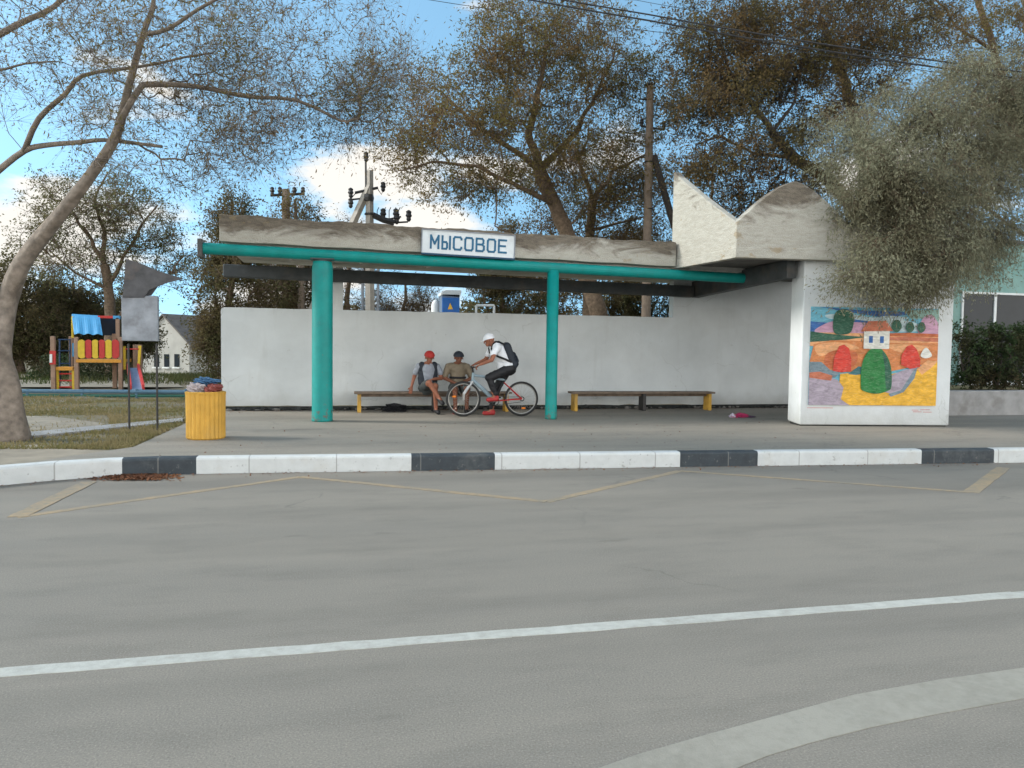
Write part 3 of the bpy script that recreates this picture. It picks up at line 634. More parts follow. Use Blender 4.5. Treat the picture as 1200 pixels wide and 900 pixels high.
# ------------------------------------------------------------------ tin sign on two posts, left
ts = G(169, 503); tY = ts.y; hb = empty('tin_board', (ts.x, tY, .15), 'grey tin board on two thin posts with torn dark sheet on top', 'notice board')
def tp(px, py, y=tY): return P(px, py, y)-Vector((ts.x, tY, .15))
mb = MB(); a = tp(143, 346); b = tp(186, 400); mb.box(a.x, b.x, -.05, .05, b.z, a.z); mb.build('board', 'galv', hb, bevel=.01)
mb = MB(); mb.prism([Vector((tp(*q).x, -.07, tp(*q).z)) for q in ((145, 349), (149, 304), (163, 308), (190, 319), (216, 327), (196, 332), (176, 340), (170, 349))], (0, .03, 0))
mb.prism([Vector((tp(*q).x, .055, tp(*q).z)) for q in ((145, 349), (149, 306), (160, 309), (186, 322), (188, 330), (176, 346))], (0, .02, 0)); mb.build('torn_sheet', 'tindark', hb)
for px in (151, 184):
    mb = MB(); x = tp(px, 450).x; mb.tube([(x, .0, 0), (x, .0, tp(px, 403).z)], .016, 8); mb.build('post', 'iron', hb)
# ------------------------------------------------------------------ playground
PY = 23.0
def PP(px, py, dy=0): p = P(px, py, PY+dy); return Vector((p.x-pl.x, dy, p.z-.17))
pl = P(105, 457, PY); pg = empty('play_tower', (pl.x, PY, .17), 'colourful wooden play tower with blue roof and slide', 'playground tower')
def post(px, y0, y1, dy=0, w=.11, m='pframe', nm='post'):
    t = PP(px, y0, dy); mb = MB(); mb.box(t.x-w/2, t.x+w/2, dy-w/2, dy+w/2, 0 if y1 is None else PP(px, y1, dy).z, t.z); mb.build(nm, m, pg, bevel=.012)
for px, y0, dy in ((62, 394, 0), (89.5, 395, 0), (141, 395, 0), (83.5, 394, .9), (134, 391, .9), (158.5, 404, 1.1), (164, 404, .2)): post(px, y0, None, dy)
def flat(nm, m, pts, dy, th=.03, bev=0):
    mb = MB(); mb.prism([Vector((PP(a, b, dy).x, dy, PP(a, b, dy).z)) for a, b in pts], (0, th, 0)); mb.build(nm, m, pg, bevel=bev)
for i, px in enumerate((96.5, 104.5, 112.5, 120, 128, 136)):
    p0 = PP(px, 420); p1 = PP(px, 398); w = .095; pts = []
    for k in range(13): a = math.pi*k/12; pts.append((p1.x+w*math.cos(a), -.08, p1.z-w+w*math.sin(a)))
    for k in range(13): a = math.pi+math.pi*k/12; pts.append((p1.x+w*math.cos(a), -.08, p0.z+w+w*math.sin(a)))
    mb = MB(); mb.prism(pts, (0, .03, 0)); mb.build('panel_slat', 'pyellow' if i % 2 == 0 else 'pred', pg)
mb = MB(); a = PP(90, 421); b = PP(143, 425); mb.box(a.x, b.x, -.09, 1.0, b.z, a.z); mb.build('platform', 'porange', pg)
for y in (401, 417):
    mb = MB(); a = PP(88, y); b = PP(143, y); mb.tube([(a.x, -.02, a.z), (b.x, -.02, b.z)], .02, 6); mb.build('rail', 'iron', pg)
# roof: front slope sheet, wavy lower edge, and dark rear part
r0, r1, r2, r3 = PP(84, 369, .45), PP(116.5, 371, .45), PP(120, 393, -.1), PP(87, 392, -.1)
mb = MB(); top = [r0, r1]; bot = []
for k in range(17): t = k/16; q = r2.lerp(r3, t); q.z += .04*math.sin(t*math.pi*3)**2; bot.append(q)
for k in range(16):
    t, t2 = k/16, (k+1)/16; mb.prism([r1.lerp(r0, t), r1.lerp(r0, t2), bot[k+1], bot[k]], (0, .02, .03))
mb.build('roof', 'pblue', pg)
r0b = PP(117, 371, .45); r1b = PP(138, 372, .45); r2b = PP(136, 393, 1.0); r3b = PP(120, 393, 1.0); mb = MB(); mb.prism([r0b, r1b, r2b, r3b], (0, .02, .03)); mb.build('rear_roof', 'pnavy', pg)
mb = MB(); a, b = PP(115, 371.5, .45), PP(138, 371.5, .45); mb.box(a.x, b.x, .42, .48, a.z-.03, a.z+.04); mb.build('ridge_rail', 'pred', pg)
mb = MB(); a, b = PP(133.5, 370, .45), PP(141, 374, .45); mb.box(a.x, b.x, .35, .5, b.z, a.z); mb.build('roof_cap', 'pblue', pg)
post(85, 371, 396, .4, .06, 'pyellow', 'roof_post'); post(138, 372, 397, .4, .10, 'pframe', 'roof_post')
flat('side_panel', 'pblue', ((84.5, 402), (88, 402), (88, 418), (84.5, 418)), .45)
flat('bumper', 'pred', ((58, 411), (65, 411), (65, 427), (58, 427)), -.1, .05); flat('bumper_panel', 'paintwhite', ((58, 415), (61, 415), (61, 425), (58, 425)), -.13, .02)
# climbing frame and ladder
mb = MB()
for (a, b) in (((70, 398), (70, 457)), ((82, 398), (82, 430)), ((68, 398), (83, 398)), ((68, 411), (83, 411)), ((70, 426), (82, 426))):
    q, w = PP(*a, .5), PP(*b, .5); mb.tube([q, w], .022, 6)
mb.build('climbing_frame', 'pnavy', pg)
for px in (67.5, 86): post(px, 432, 457, .1, .07, 'pyellow', 'ladder_post')
mb = MB(); a, b = PP(66, 430, .1), PP(86.5, 434, .1); mb.box(a.x, b.x, .0, .6, b.z, a.z); mb.build('step', 'porange', pg)
mb = MB()
for y in (438, 446, 453.5): a, b = PP(69, y, .1), PP(85, y, .1); mb.tube([a, b], .022, 6)
mb.build('ladder_rungs', 'pred', pg)
# slide
flat('slide_side_post', 'pyellow', ((144, 406), (147, 406), (147, 433), (144, 433)), .1, .05); flat('slide_side_post', 'pyellow', ((162, 405), (165.5, 405), (164, 428), (161, 428)), .1, .05)
s0, s1, s2, s3 = PP(150, 431, .0), PP(162, 431, .0), PP(168, 456, -1.5), PP(153, 456, -1.5)
mb = MB(); mb.prism([s0, s1, s2, s3], (0, .0, -.03)); mb.build('slide', 'psteel', pg)
mb = MB()
for q in ((s0, s3), (s1, s2)): mb.prism([q[0]+Vector((-.03, 0, -.04)), q[0]+Vector((.03, 0, -.04)), q[1]+Vector((.03, 0, -.04)), q[1]+Vector((-.03, 0, -.04))], (0, 0, .16))
mb.build('slide_rail', 'pred', pg)
mb = MB(); a, b = PP(147, 409, .1), PP(163, 409, .1); mb.tube([a, b], .02, 6); mb.build('grab_bar', 'pred', pg)
# low rail fence
fl = empty('low_rail_fence', (G(28, 465).x, 20.2, .15), 'low blue and green metal rail fence in front of the play tower', 'fence')
ox = fl.location
mb = MB(); a, b = P(-120, 457.5, 20.2)-ox, P(223, 459.5, 20.2)-ox; mb.tube([a, b], .05, 8); mb.build('top_rail', 'railblue', fl)
mb = MB(); a, b = P(-120, 463, 20.2)-ox, P(223, 464, 20.2)-ox; mb.tube([a, b], .04, 8); mb.build('lower_rail', 'railgreen', fl)
for px in (-60, 32, 96, 160, 218):
    a = P(px, 456, 20.2)-ox; mb = MB(); mb.tube([(a.x, 0, -.1), (a.x, 0, a.z)], .04, 8); mb.build('post', 'railblue', fl)
# ------------------------------------------------------------------ far house
hz = -.72; hY = 53.0; hc = P(222, 438, hY); hc.z = hz
hs = empty('farm_house', hc, 'white gabled cottage with grey slate roof beyond the playground', 'house', rz=R(0))
# gable wall goes left-back, long wall goes right-back
gd = Vector((-math.cos(R(38)), math.sin(R(38)), 0)); ld = Vector((math.cos(R(20)), math.sin(R(20)), 0)); ld = Vector((-gd.y*-1, -gd.x, 0)).normalized() if False else Vector((math.sin(R(38)), math.cos(R(38)), 0)); 
ehh = P(222, 402, hY).z-hz
# find gable width so the ridge falls at px 193
def px_of(p):
    v = CM.transposed() @ (Vector(p)-CO); return 600-F*v.x/v.z, 450+F*v.y/v.z
w2 = .5
while px_of(hc+gd*w2)[0] > 193: w2 += .05
rt = 0.5
while px_of(hc+gd*w2+Vector((0, 0, rt)))[1] > 371: rt += .05
GW = 2*w2; HL = 13
mb = MB(); g_ = [Vector((0, 0, 0)), gd*GW, gd*GW+Vector((0, 0, ehh)), gd*w2+Vector((0, 0, rt)), Vector((0, 0, ehh))]
mb.prism(g_, ld*HL); mb.build('wall', 'houseplaster', hs)
mb = MB(); up_ = Vector((0, 0, .12))
for (e, r_) in ((Vector((0, 0, ehh))-gd*.35-Vector((0, 0, .3)), gd*w2+Vector((0, 0, rt+.05))), (gd*(GW+.35)+Vector((0, 0, ehh-.3)), gd*w2+Vector((0, 0, rt+.05)))):
    mb.prism([e-ld*.15, r_-ld*.15, r_+ld*(HL+.3), e+ld*(HL+.3)], up_)
mb.build('roof', 'slateroof', hs)
for wpx in (211, 199, 187):
    t = .3
    while px_of(hc+gd*t)[0] > wpx: t += .05
    wz = P(wpx, 430, hc.y+gd.y*t).z-hz; p = gd*t+Vector((0, 0, wz)); mb = MB(); nrm = Vector((-ld.x, -ld.y, 0)); mb.prism([p, p+gd*.45, p+gd*.45+Vector((0, 0, .85)), p+Vector((0, 0, .85))], nrm*.03); wo = mb.build('window', 'glass', hs)
    mb = MB(); mb.prism([p-gd*.1+Vector((0, 0, -.1)), p+gd*.55+Vector((0, 0, -.1)), p+gd*.55+Vector((0, 0, -.02)), p-gd*.1+Vector((0, 0, -.02))], nrm*.12); mb.build('sill', 'paintwhite', wo)
# ------------------------------------------------------------------ shop at right
sY = 17.2; sx0 = 13.2
st = G(1112, 480).z
shp = empty('shop_building', (sx0, sY, .15), 'flat roofed teal building with white framed windows behind the low wall', 'building')
topz = P(1150, 284, sY).z-.15
mb = MB(); mb.box(0, 14, 0, 8, 0, topz); mb.build('wall', 'tealwall', shp)
mb = MB(); mb.box(-.08, 14.1, -.1, 8.1, topz+.002, topz+.09); mb.build('roof_edge', 'darkbeam', shp)
def swin(pa, pb, y0, y1):
    a = P(pa, y0, sY)-shp.location; b = P(pb, y1, sY)-shp.location
    mb = MB(); mb.box(a.x, b.x, -.02, -.008, b.z, a.z); w = mb.build('window', 'glass', shp)
    mb = MB(); t = .055
    for (x0, x1, z0, z1) in ((a.x-t, a.x, b.z-t, a.z+t), (b.x, b.x+t, b.z-t, a.z+t), (a.x+.002, b.x-.002, a.z, a.z+t), (a.x+.002, b.x-.002, b.z-t, b.z), ((a.x+b.x)/2-.04, (a.x+b.x)/2+.04, b.z+.002, a.z-.002)): mb.box(x0, x1, -.05, -.003, z0, z1)
    mb.build('frame', 'paintwhite', w)
    mb = MB(); mb.box(a.x-.1, b.x+.1, -.12, -.052, b.z-.12, b.z-.06); mb.build('sill', 'paintwhite', w)
swin(1128.5, 1197, 344, 446); swin(1222, 1290, 344, 446)
mb = MB(); a = P(1112, 455, sY).z-.15; mb.box(-.03, 14.03, -.05, -.003, .0, a); mb.build('base', 'slate', shp)
# low wall (planter)
lw0 = G(1105, 487); lw = empty('low_wall', (12.4, 13.65, .15), 'low grey concrete wall in front of the teal building', 'wall')
lz = P(1150, 458, 13.65).z-.15
mb = MB(); mb.box(-.2, 14, 0, .3, 0, lz); mb.build('wall', 'lowwall', lw, bevel=.02)
sheet('bed', [(11.4, 13.9), (27, 13.9), (27, 17.2), (11.4, 17.2)], lz+.10, 'ground', .3)
# ------------------------------------------------------------------ trees
def grow(name, label, cat, group, limbs, blobs, bark, leaf, tw=4, lp=9, L=(.25, .6), leafL=.035, leafW=.018, k=.25, rmin=.004, seed=1, droop=0., wig=.12, rexp=2.3, clump=2.0):
    rg = np.random.default_rng(seed)
    nodes = []; par = []; rad = []; plen = []; chains = []
    for li, (pts, r0, r1) in enumerate(limbs):
        pts = [Vector(p) for p in pts]; tot = sum((pts[i+1]-pts[i]).length for i in range(len(pts)-1)); acc = 0
        if nodes:
            dd_ = [(Vector(q)-pts[0]).length for q in nodes]; prev = int(np.argmin(dd_))
        else: prev = -1
        first = True; ids = [prev] if prev >= 0 else []
        for i in range(len(pts)-1):
            m = max(1, int((pts[i+1]-pts[i]).length/.35))
            for j in range(0 if (first and prev < 0) else 1, m+1):
                t = j/m; p = pts[i].lerp(pts[i+1], t); s = (acc+(pts[i+1]-pts[i]).length*t)/tot
                jit = .03 if (prev >= 0 and s < .98) else 0
                nodes.append((p.x+rg.normal(0, jit), p.y+rg.normal(0, jit), p.z)); par.append(prev); rad.append(r0+(r1-r0)*s**.65)
                plen.append((0 if prev < 0 else plen[prev])+.3); prev = len(nodes)-1; ids.append(prev)
            acc += (pts[i+1]-pts[i]).length; first = False
        chains.append((ids, max(r0, r1)))
    nl = len(nodes); att = []
    for (px, py, Y, rx, ry, rd, n_) in blobs:
        c = P(px, py, Y); s = mpp(px, py, Y); u = unit(rg.normal(0, 1, (n_*2, 3)))*(rg.uniform(0, 1, (n_*2, 1))**(1/2.6))
        q = np.array(c)+u*np.array([rx*s, rd, ry*s]); f_ = clump
        nz_ = np.sin(q[:, 0]*f_*1.3+q[:, 1]*f_*.7+seed)+np.sin(q[:, 2]*f_*1.9-q[:, 0]*f_*.8+seed*2)+np.sin(q[:, 1]*f_*1.1+q[:, 2]*f_*.9-seed)+.7*np.sin(q[:, 0]*f_*2.9+q[:, 2]*f_*3.3+seed*.7)
        sel = np.argsort(-(nz_+rg.normal(0, 1.1, len(q))))[:n_]
        att.append(q[sel])
    att = np.concatenate(att); att = att[att[:, 2] > .3]
    N = len(att); base = np.array(nodes); pos = np.concatenate([base, att]); inn = np.zeros(N, bool)
    parent = list(par)+[-1]*N; pl_ = np.array(plen+[0.]*N)
    best = np.full(N, 1e9); bp_ = np.zeros(N, int)
    for j in range(nl):
        if rad[j] > 2.2*min(l[2] for l in limbs) and pos[j, 2] < 1.8: continue
        c = np.linalg.norm(att-pos[j], axis=1)+k*pl_[j]; m = c < best; best[m] = c[m]; bp_[m] = j
    for _ in range(N):
        i = int(np.argmin(np.where(inn, 1e9, best))); inn[i] = True; j = bp_[i]; parent[nl+i] = j
        pl_[nl+i] = pl_[j]+np.linalg.norm(att[i]-pos[j])
        c = np.linalg.norm(att-att[i], axis=1)+k*pl_[nl+i]; m = (c < best) & ~inn; best[m] = c[m]; bp_[m] = nl+i
    T = nl+N; r = np.zeros(T); order = np.argsort(-pl_); acc = np.zeros(T); ch = np.zeros(T, int)
    for i in order:
        r[i] = max(rmin, acc[i]**(1/rexp)) if ch[i] else rmin
        if i < nl: r[i] = max(rad[i], min(r[i], rad[i]*1.0))
        p_ = parent[i]
        if p_ >= 0:
            acc[p_] += r[i]**rexp; ch[p_] += 1
    mb = MB()
    # limbs as continuous tubes
    st_ = 0
    for i in range(T):
        p_ = parent[i]
        if p_ < 0: continue
        a, b = Vector(pos[p_]), Vector(pos[i]); d = b-a; Ld = d.length
        if Ld < 1e-4: continue
        ra = min(r[p_], r[i]*1.35) if i >= nl else r[p_]; 
        if i < nl and p_ < i-1: ra = r[i]*1.1
        ns = 12 if r[i] > .08 else (7 if r[i] > .03 else (5 if r[i] > .012 else 3))
        if i < nl: continue
        else:
            kk = 3 if Ld > .5 else 2; pts = [a]; rr = [ra]
            off = Vector(rg.normal(0, 1, 3))*wig*Ld
            for q in range(1, kk): t = q/kk; pts.append(a+d*t+off*math.sin(math.pi*t)+Vector((0, 0, .05*Ld*math.sin(math.pi*t)))); rr.append(ra+(r[i]-ra)*t)
            pts.append(b); rr.append(r[i]); mb.tube(pts, rr, ns, False)
    for ids, rmx in chains:
        pp_ = [Vector(pos[q]) for q in ids]; rr_ = [max(r[q], rad[q]) for q in ids]
        for q in range(1, len(rr_)): rr_[q] = min(rr_[q], rr_[q-1])
        rr_[0] = min(rr_[0], rr_[1]*1.15)
        # Catmull-Rom resample
        P2, R2 = [], []
        for q in range(len(pp_)-1):
            A_, B_, C2, D_ = pp_[max(q-1, 0)], pp_[q], pp_[q+1], pp_[min(q+2, len(pp_)-1)]
            for w3 in range(3):
                t = w3/3; P2.append(.5*((2*B_)+(C2-A_)*t+(2*A_-5*B_+4*C2-D_)*t*t+(3*B_-3*C2+D_-A_)*t**3)); R2.append(rr_[q]+(rr_[q+1]-rr_[q])*t)
        P2.append(pp_[-1]); R2.append(rr_[-1]); ns = 20 if rmx > .15 else 12; v0 = len(mb.v); 
        if rmx > .15:
            for q in range(len(R2)): R2[q] *= 1+.45*math.exp(-max(0, P2[q].z-.15)/.25)
        mb.tube(P2, R2, ns, True)
        for q in range(v0, len(mb.v)):
            x, y, z = mb.v[q]; ring = (q-v0)//ns; cc_ = P2[min(ring, len(P2)-1)]; ang_ = (q-v0) % ns
            f_ = 1+.07*math.sin(ang_*2*math.pi/ns*3+z*1.3)+.05*math.sin(ang_*2*math.pi/ns*5-z*2.9+1)+.04*math.sin(z*7+ang_)
            mb.v[q] = (cc_.x+(x-cc_.x)*f_, cc_.y+(y-cc_.y)*f_, cc_.z+(z-cc_.z)*f_)
    # twigs and leaves
    src = pos[nl:]; pd = unit(src-pos[np.array(parent[nl:])])
    base = np.repeat(src, tw, 0); n_ = len(base)
    d = unit(np.repeat(pd, tw, 0)*.8+rg.normal(0, .75, (n_, 3))+np.array([0, 0, .15-droop])); ln = rg.uniform(L[0], L[1], (n_, 1)); end = base+d*ln
    end[:, 2] -= droop*ln[:, 0]*.6
    u = unit(np.cross(d, rg.normal(0, 1, (n_, 3)))); w = np.cross(d, u); rt_ = rmin*.75
    tv = []; 
    V = np.stack([base+u*rt_, base-u*rt_*.5+w*rt_*.87, base-u*rt_*.5-w*rt_*.87, end], 1).reshape(-1, 3)
    o0 = len(mb.v); mb.v += [tuple(x) for x in V]
    for i in range(n_):
        q = o0+4*i; mb.f += [(q, q+1, q+3), (q+1, q+2, q+3), (q+2, q, q+3)]
    mb.mi += [0]*(3*n_)
    root = bpy.data.objects.new(name, None); col.objects.link(root); rl = Vector(limbs[0][0][0]); root.location = rl; root.empty_display_size = .3; tag(root, label, cat, group)
    me = bpy.data.meshes.new('trunk'); me.from_pydata([(a-rl.x, b-rl.y, c-rl.z) for a, b, c in mb.v], [], mb.f); me.materials.append(M[bark]); me.polygons.foreach_set('use_smooth', [True]*len(me.polygons)); me.update()
    to_ = bpy.data.objects.new('trunk', me); col.objects.link(to_); to_.parent = root
    if lp > 0:
        t = rg.uniform(.15, 1.05, (n_*lp, 1)); B = np.repeat(base, lp, 0); E = np.repeat(end, lp, 0)
        c = B+(E-B)*t+rg.normal(0, .035, (n_*lp, 3))*(L[1]/.5); D = unit(np.repeat(d, lp, 0)*.6+rg.normal(0, .7, c.shape)+np.array([0, 0, -.25-droop]))
        S = unit(np.cross(D, rg.normal(0, 1, c.shape))); sz = rg.uniform(.6, 1.25, (len(c), 1))
        c = c-np.array(rl)
        # quads centred at c+D
        quads('crown', c+D*leafL*sz, D*leafL*sz, S*leafW*sz, leaf, root)
    return root
M['lf_olive'] = leafmat('olive_brown_leaves', (.12, .105, .032), (.17, .14, .048), (.19, .125, .06), .5)
M['lf_brown'] = leafmat('brown_autumn_leaves', (.11, .075, .036), (.17, .108, .052), (.12, .10, .04), .5)
M['lf_dark'] = leafmat('dark_green_leaves', (.07, .07, .03), (.10, .094, .042), (.12, .092, .045), .45)
M['lf_silver'] = leafmat('silver_olive_leaves', (.20, .20, .13), (.28, .275, .19), (.16, .15, .095), .5)
M['lf_green'] = leafmat('thin_green_leaves', (.08, .09, .035), (.13, .13, .06), (.16, .14, .07), .45)
M['lf_bush'] = leafmat('bush_leaves', (.022, .042, .016), (.04, .06, .026), (.055, .045, .025), .25)
z0 = .12
def gp(px, Y, z=z0):  # ground point below pixel column
    p = P(px, 420, Y); return Vector((p.x, Y, z))
# 1 near left tree
tY1 = 11.6
def W(px, py, Y): return P(px, py, Y)
limbs = [([gp(10, tY1)+Vector((0, 0, -.1)), W(9, 470, tY1), W(6, 410, tY1), W(8, 355, tY1), W(22, 315, 11.55), W(45, 285, 11.5), W(75, 250, 11.3), W(105, 205, 11.1), W(128, 168, 11), W(140, 140, 10.9), W(150, 100, 10.8), W(168, 40, 10.6), W(180, -30, 10.4)], .21, .02),
         ([W(7, 370, tY1), W(-8, 335, 11.7), W(-40, 290, 11.9), W(-70, 220, 12), W(-90, 120, 12.2), W(-60, 20, 12.3), W(40, -60, 12.4)], .10, .035),
         ([W(-70, 220, 12), W(-30, 225, 11.8), W(0, 203, 11.7), W(30, 177, 11.6), W(90, 166, 11.4), W(128, 165, 11.2), W(190, 172, 11)], .06, .02),
         ([W(30, 177, 11.6), W(45, 140, 11.4), W(72, 110, 11.3), W(100, 90, 11.2), W(150, 78, 11), W(250, 62, 10.8)], .045, .012),
         ([W(128, 168, 11), W(142, 135, 10.9), W(165, 105, 10.8), W(175, 98, 10.8), W(235, 103, 10.7), W(290, 112, 10.6), W(345, 117, 10.5), W(400, 142, 10.5)], .05, .018),
         ([W(-90, 120, 12.2), W(-30, 60, 12), W(20, 28, 12), W(60, 5, 12), W(100, -30, 12)], .06, .03),
         ([W(-60, 85, 12.2), W(0, 82, 12), W(35, 74, 11.8), W(65, 72, 11.7)], .03, .01),
         ([W(165, 60, 10.6), W(200, 35, 10.5), W(235, 8, 10.4), W(290, -20, 10.3)], .035, .015)]
blobs = [(120, 60, 11, 150, 85, 1.6, 330), (260, 70, 10.7, 130, 80, 1.5, 300), (370, 110, 10.5, 95, 60, 1.1, 230), (435, 100, 10.4, 62, 60, .9, 210), (190, 175, 11, 110, 50, 1.2, 190), (60, -60, 11.5, 260, 70, 2.0, 240), (300, -30, 10.5, 160, 60, 1.5, 200), (-60, 60, 12, 120, 120, 1.6, 160), (310, 165, 10.7, 80, 35, .8, 90)]
grow('tree', 'near leaning tree at the left with thick bare limbs and sparse fine twigs', 'tree', None, limbs, blobs, 'barkgrey', M['lf_olive'], tw=7, lp=2, L=(.15, .65), leafL=.032, leafW=.0075, k=.16, rmin=.0028, seed=3, wig=.1, clump=3.0)
BG = 'trees behind the bus shelter'
# 2 middle tree
Y2 = 22
limbs = [([gp(712, Y2), W(705, 380, Y2), W(690, 330, Y2), W(668, 280, Y2), W(650, 240, Y2), W(632, 200, Y2)], .34, .2),
         ([W(632, 200, Y2), W(622, 160, Y2), W(630, 110, 21.5), W(640, 50, 21)], .16, .05), ([W(632, 200, Y2), W(600, 175, 21.5), W(560, 150, 21), W(520, 110, 21)], .11, .03),
         ([W(650, 240, Y2), W(600, 215, 21), W(560, 195, 20.6), W(510, 190, 20.4), W(470, 200, 20.4)], .1, .02), ([W(632, 200, Y2), W(670, 160, 22), W(700, 110, 22), W(720, 60, 22)], .12, .03),
         ([W(690, 330, Y2), W(655, 300, 21.6), W(610, 280, 21.3), W(580, 265, 21)], .07, .02)]
blobs = [(600, 60, 21.5, 70, 50, 1.8, 130), (555, 120, 21, 75, 50, 1.7, 150), (500, 165, 20.6, 70, 45, 1.5, 120), (650, 100, 21.5, 90, 70, 2, 190), (700, 60, 22, 70, 55, 1.8, 130), (735, 120, 22, 60, 50, 1.6, 100), (620, 180, 21.3, 110, 50, 1.8, 170), (700, 200, 22, 80, 60, 1.8, 140), (540, 215, 20.8, 70, 25, 1.2, 70), (640, 5, 21.5, 80, 40, 1.8, 90)]
grow('tree', 'tall olive brown tree leaning left behind the middle of the shelter roof', 'tree', BG, limbs, blobs, 'bark', M['lf_olive'], tw=8, lp=7, L=(.25, .9), leafL=.052, leafW=.017, k=.2, rmin=.006, seed=5)
# 3 second middle tree (brown, upright)
Y3 = 23.5
limbs = [([gp(690, Y3), W(690, 340, Y3), W(693, 270, Y3), W(694, 235, Y3)], .22, .14), ([W(694, 235, Y3), W(720, 200, Y3), W(760, 180, Y3)], .1, .03), ([W(694, 235, Y3), W(680, 190, Y3), W(690, 150, Y3)], .1, .03), ([W(693, 270, Y3), W(730, 260, 23), W(770, 250, 23)], .06, .02)]
blobs = [(700, 230, Y3, 90, 55, 1.8, 200), (740, 270, Y3, 70, 55, 1.6, 170), (640, 290, Y3, 70, 35, 1.4, 110), (760, 200, Y3, 60, 40, 1.4, 80), (690, 310, Y3, 100, 35, 1.5, 170)]
grow('tree', 'smaller brown twiggy tree with an upright trunk beside the wooden pole', 'tree', BG, limbs, blobs, 'bark', M['lf_brown'], tw=7, lp=5, L=(.25, .7), leafL=.045, leafW=.02, rmin=.006, seed=8)
# 4 big dark tree above parapet
Y4 = 19.5
limbs = [([gp(1050, Y4), W(1045, 340, Y4), W(1020, 270, Y4), W(975, 215, 19.3), W(930, 185, 19), W(905, 155, 18.8)], .38, .11), ([W(905, 155, 18.8), W(880, 120, 18.6), W(855, 85, 18.5), W(835, 30, 18.4)], .09, .03),
         ([W(1020, 270, Y4), W(1010, 180, Y4), W(990, 100, Y4), W(960, 20, Y4)], .25, .08), ([W(930, 185, 19), W(885, 180, 18.6), W(845, 160, 18.5), W(815, 170, 18.5)], .06, .02), ([W(905, 155, 18.8), W(930, 120, 18.5), W(940, 70, 18.4)], .06, .02)]
blobs = [(840, 40, 18.8, 65, 60, 1.7, 190), (835, 120, 18.6, 60, 50, 1.5, 170), (880, 80, 18.8, 75, 60, 1.7, 200), (850, 190, 18.6, 70, 40, 1.4, 130), (920, 200, 18.8, 70, 45, 1.4, 150), (940, 120, 18.8, 70, 60, 1.7, 180), (950, 30, 19, 90, 60, 2, 260), (1040, 20, 19.3, 80, 60, 2, 220), (880, 240, 18.8, 60, 22, 1.2, 60), (1010, 90, 19.4, 60, 60, 1.6, 120)]
grow('tree', 'large dark brown tree rising above the crown-shaped parapet', 'tree', BG, limbs, blobs, 'barkdark', M['lf_brown'], tw=8, lp=7, L=(.2, .75), leafL=.048, leafW=.017, rmin=.006, seed=12)
# 5 silvery tree drooping before the mural wall
limbs = [([Vector((11.22, 13.3, .1)), Vector((11.2, 13.3, 1.5)), Vector((11.1, 13.3, 3)), W(1108, 250, 13.2), W(1100, 190, 13.1)], .19, .1), ([W(1108, 250, 13.2), W(1080, 200, 12.8), W(1050, 150, 12.4)], .07, .02), ([W(1108, 250, 13.2), W(1060, 240, 12.3), W(1020, 240, 11.6)], .05, .015),
         ([W(1100, 190, 13.1), W(1130, 130, 13), W(1150, 90, 13)], .07, .02), ([W(1108, 250, 13.2), W(1150, 230, 13.1), W(1190, 225, 13)], .05, .015), ([W(1100, 190, 13.1), W(1100, 150, 12), W(1090, 130, 11.4)], .05, .015)]
blobs = [(1065, 150, 12.3, 75, 55, 1.0, 200), (1015, 220, 11.6, 40, 70, .6, 140), (1050, 240, 11.4, 50, 70, .6, 170), (1100, 240, 11.4, 60, 65, .7, 170), (1140, 125, 12.8, 80, 55, 1, 180), (1040, 296, 11.2, 45, 30, .4, 90), (1085, 300, 11.2, 55, 34, .45, 110), (1018, 322, 11, 38, 14, .25, 30),
         (1145, 200, 12.4, 62, 62, .9, 160), (1085, 325, 11.1, 36, 14, .3, 24), (1150, 280, 12.2, 45, 38, .5, 100), (1195, 170, 13, 48, 70, .8, 110), (1175, 105, 13, 55, 48, .9, 90), (1200, 120, 12.6, 40, 40, .8, 60), (990, 160, 12, 30, 40, .6, 40)]
grow('willow_tree', 'silvery grey-green tree whose foliage droops over the mural wall', 'tree', None, limbs, blobs, 'bark', M['lf_silver'], tw=7, lp=15, L=(.2, .7), leafL=.034, leafW=.0085, rmin=.0035, seed=21, droop=.45, clump=4.0)
# 6 right far tree
Y6 = 25
limbs = [([gp(1250, Y6), W(1240, 300, Y6), W(1190, 150, Y6), W(1165, 60, Y6), W(1140, -20, Y6)], .35, .1), ([W(1240, 300, Y6), W(1180, 262, Y6), W(1150, 240, Y6), W(1120, 200, Y6)], .12, .03), ([W(1190, 150, Y6), W(1205, 60, Y6), W(1200, -20, Y6)], .15, .05), ([W(1165, 60, Y6), W(1120, 30, Y6), W(1090, -10, Y6)], .08, .03)]
blobs = [(1120, 30, Y6, 90, 60, 2.5, 220), (1200, 40, Y6, 90, 90, 2.5, 220), (1150, 130, Y6, 70, 60, 2, 130), (1190, 270, Y6, 50, 25, 1.6, 30), (1130, 240, Y6, 60, 50, 1.8, 60), (1250, 140, Y6, 80, 120, 2.5, 150)]
grow('tree', 'tree behind the teal building with a forked trunk at the right edge', 'tree', BG, limbs, blobs, 'bark', M['lf_olive'], tw=6, lp=6, L=(.25, .8), leafL=.05, leafW=.022, rmin=.007, seed=31)
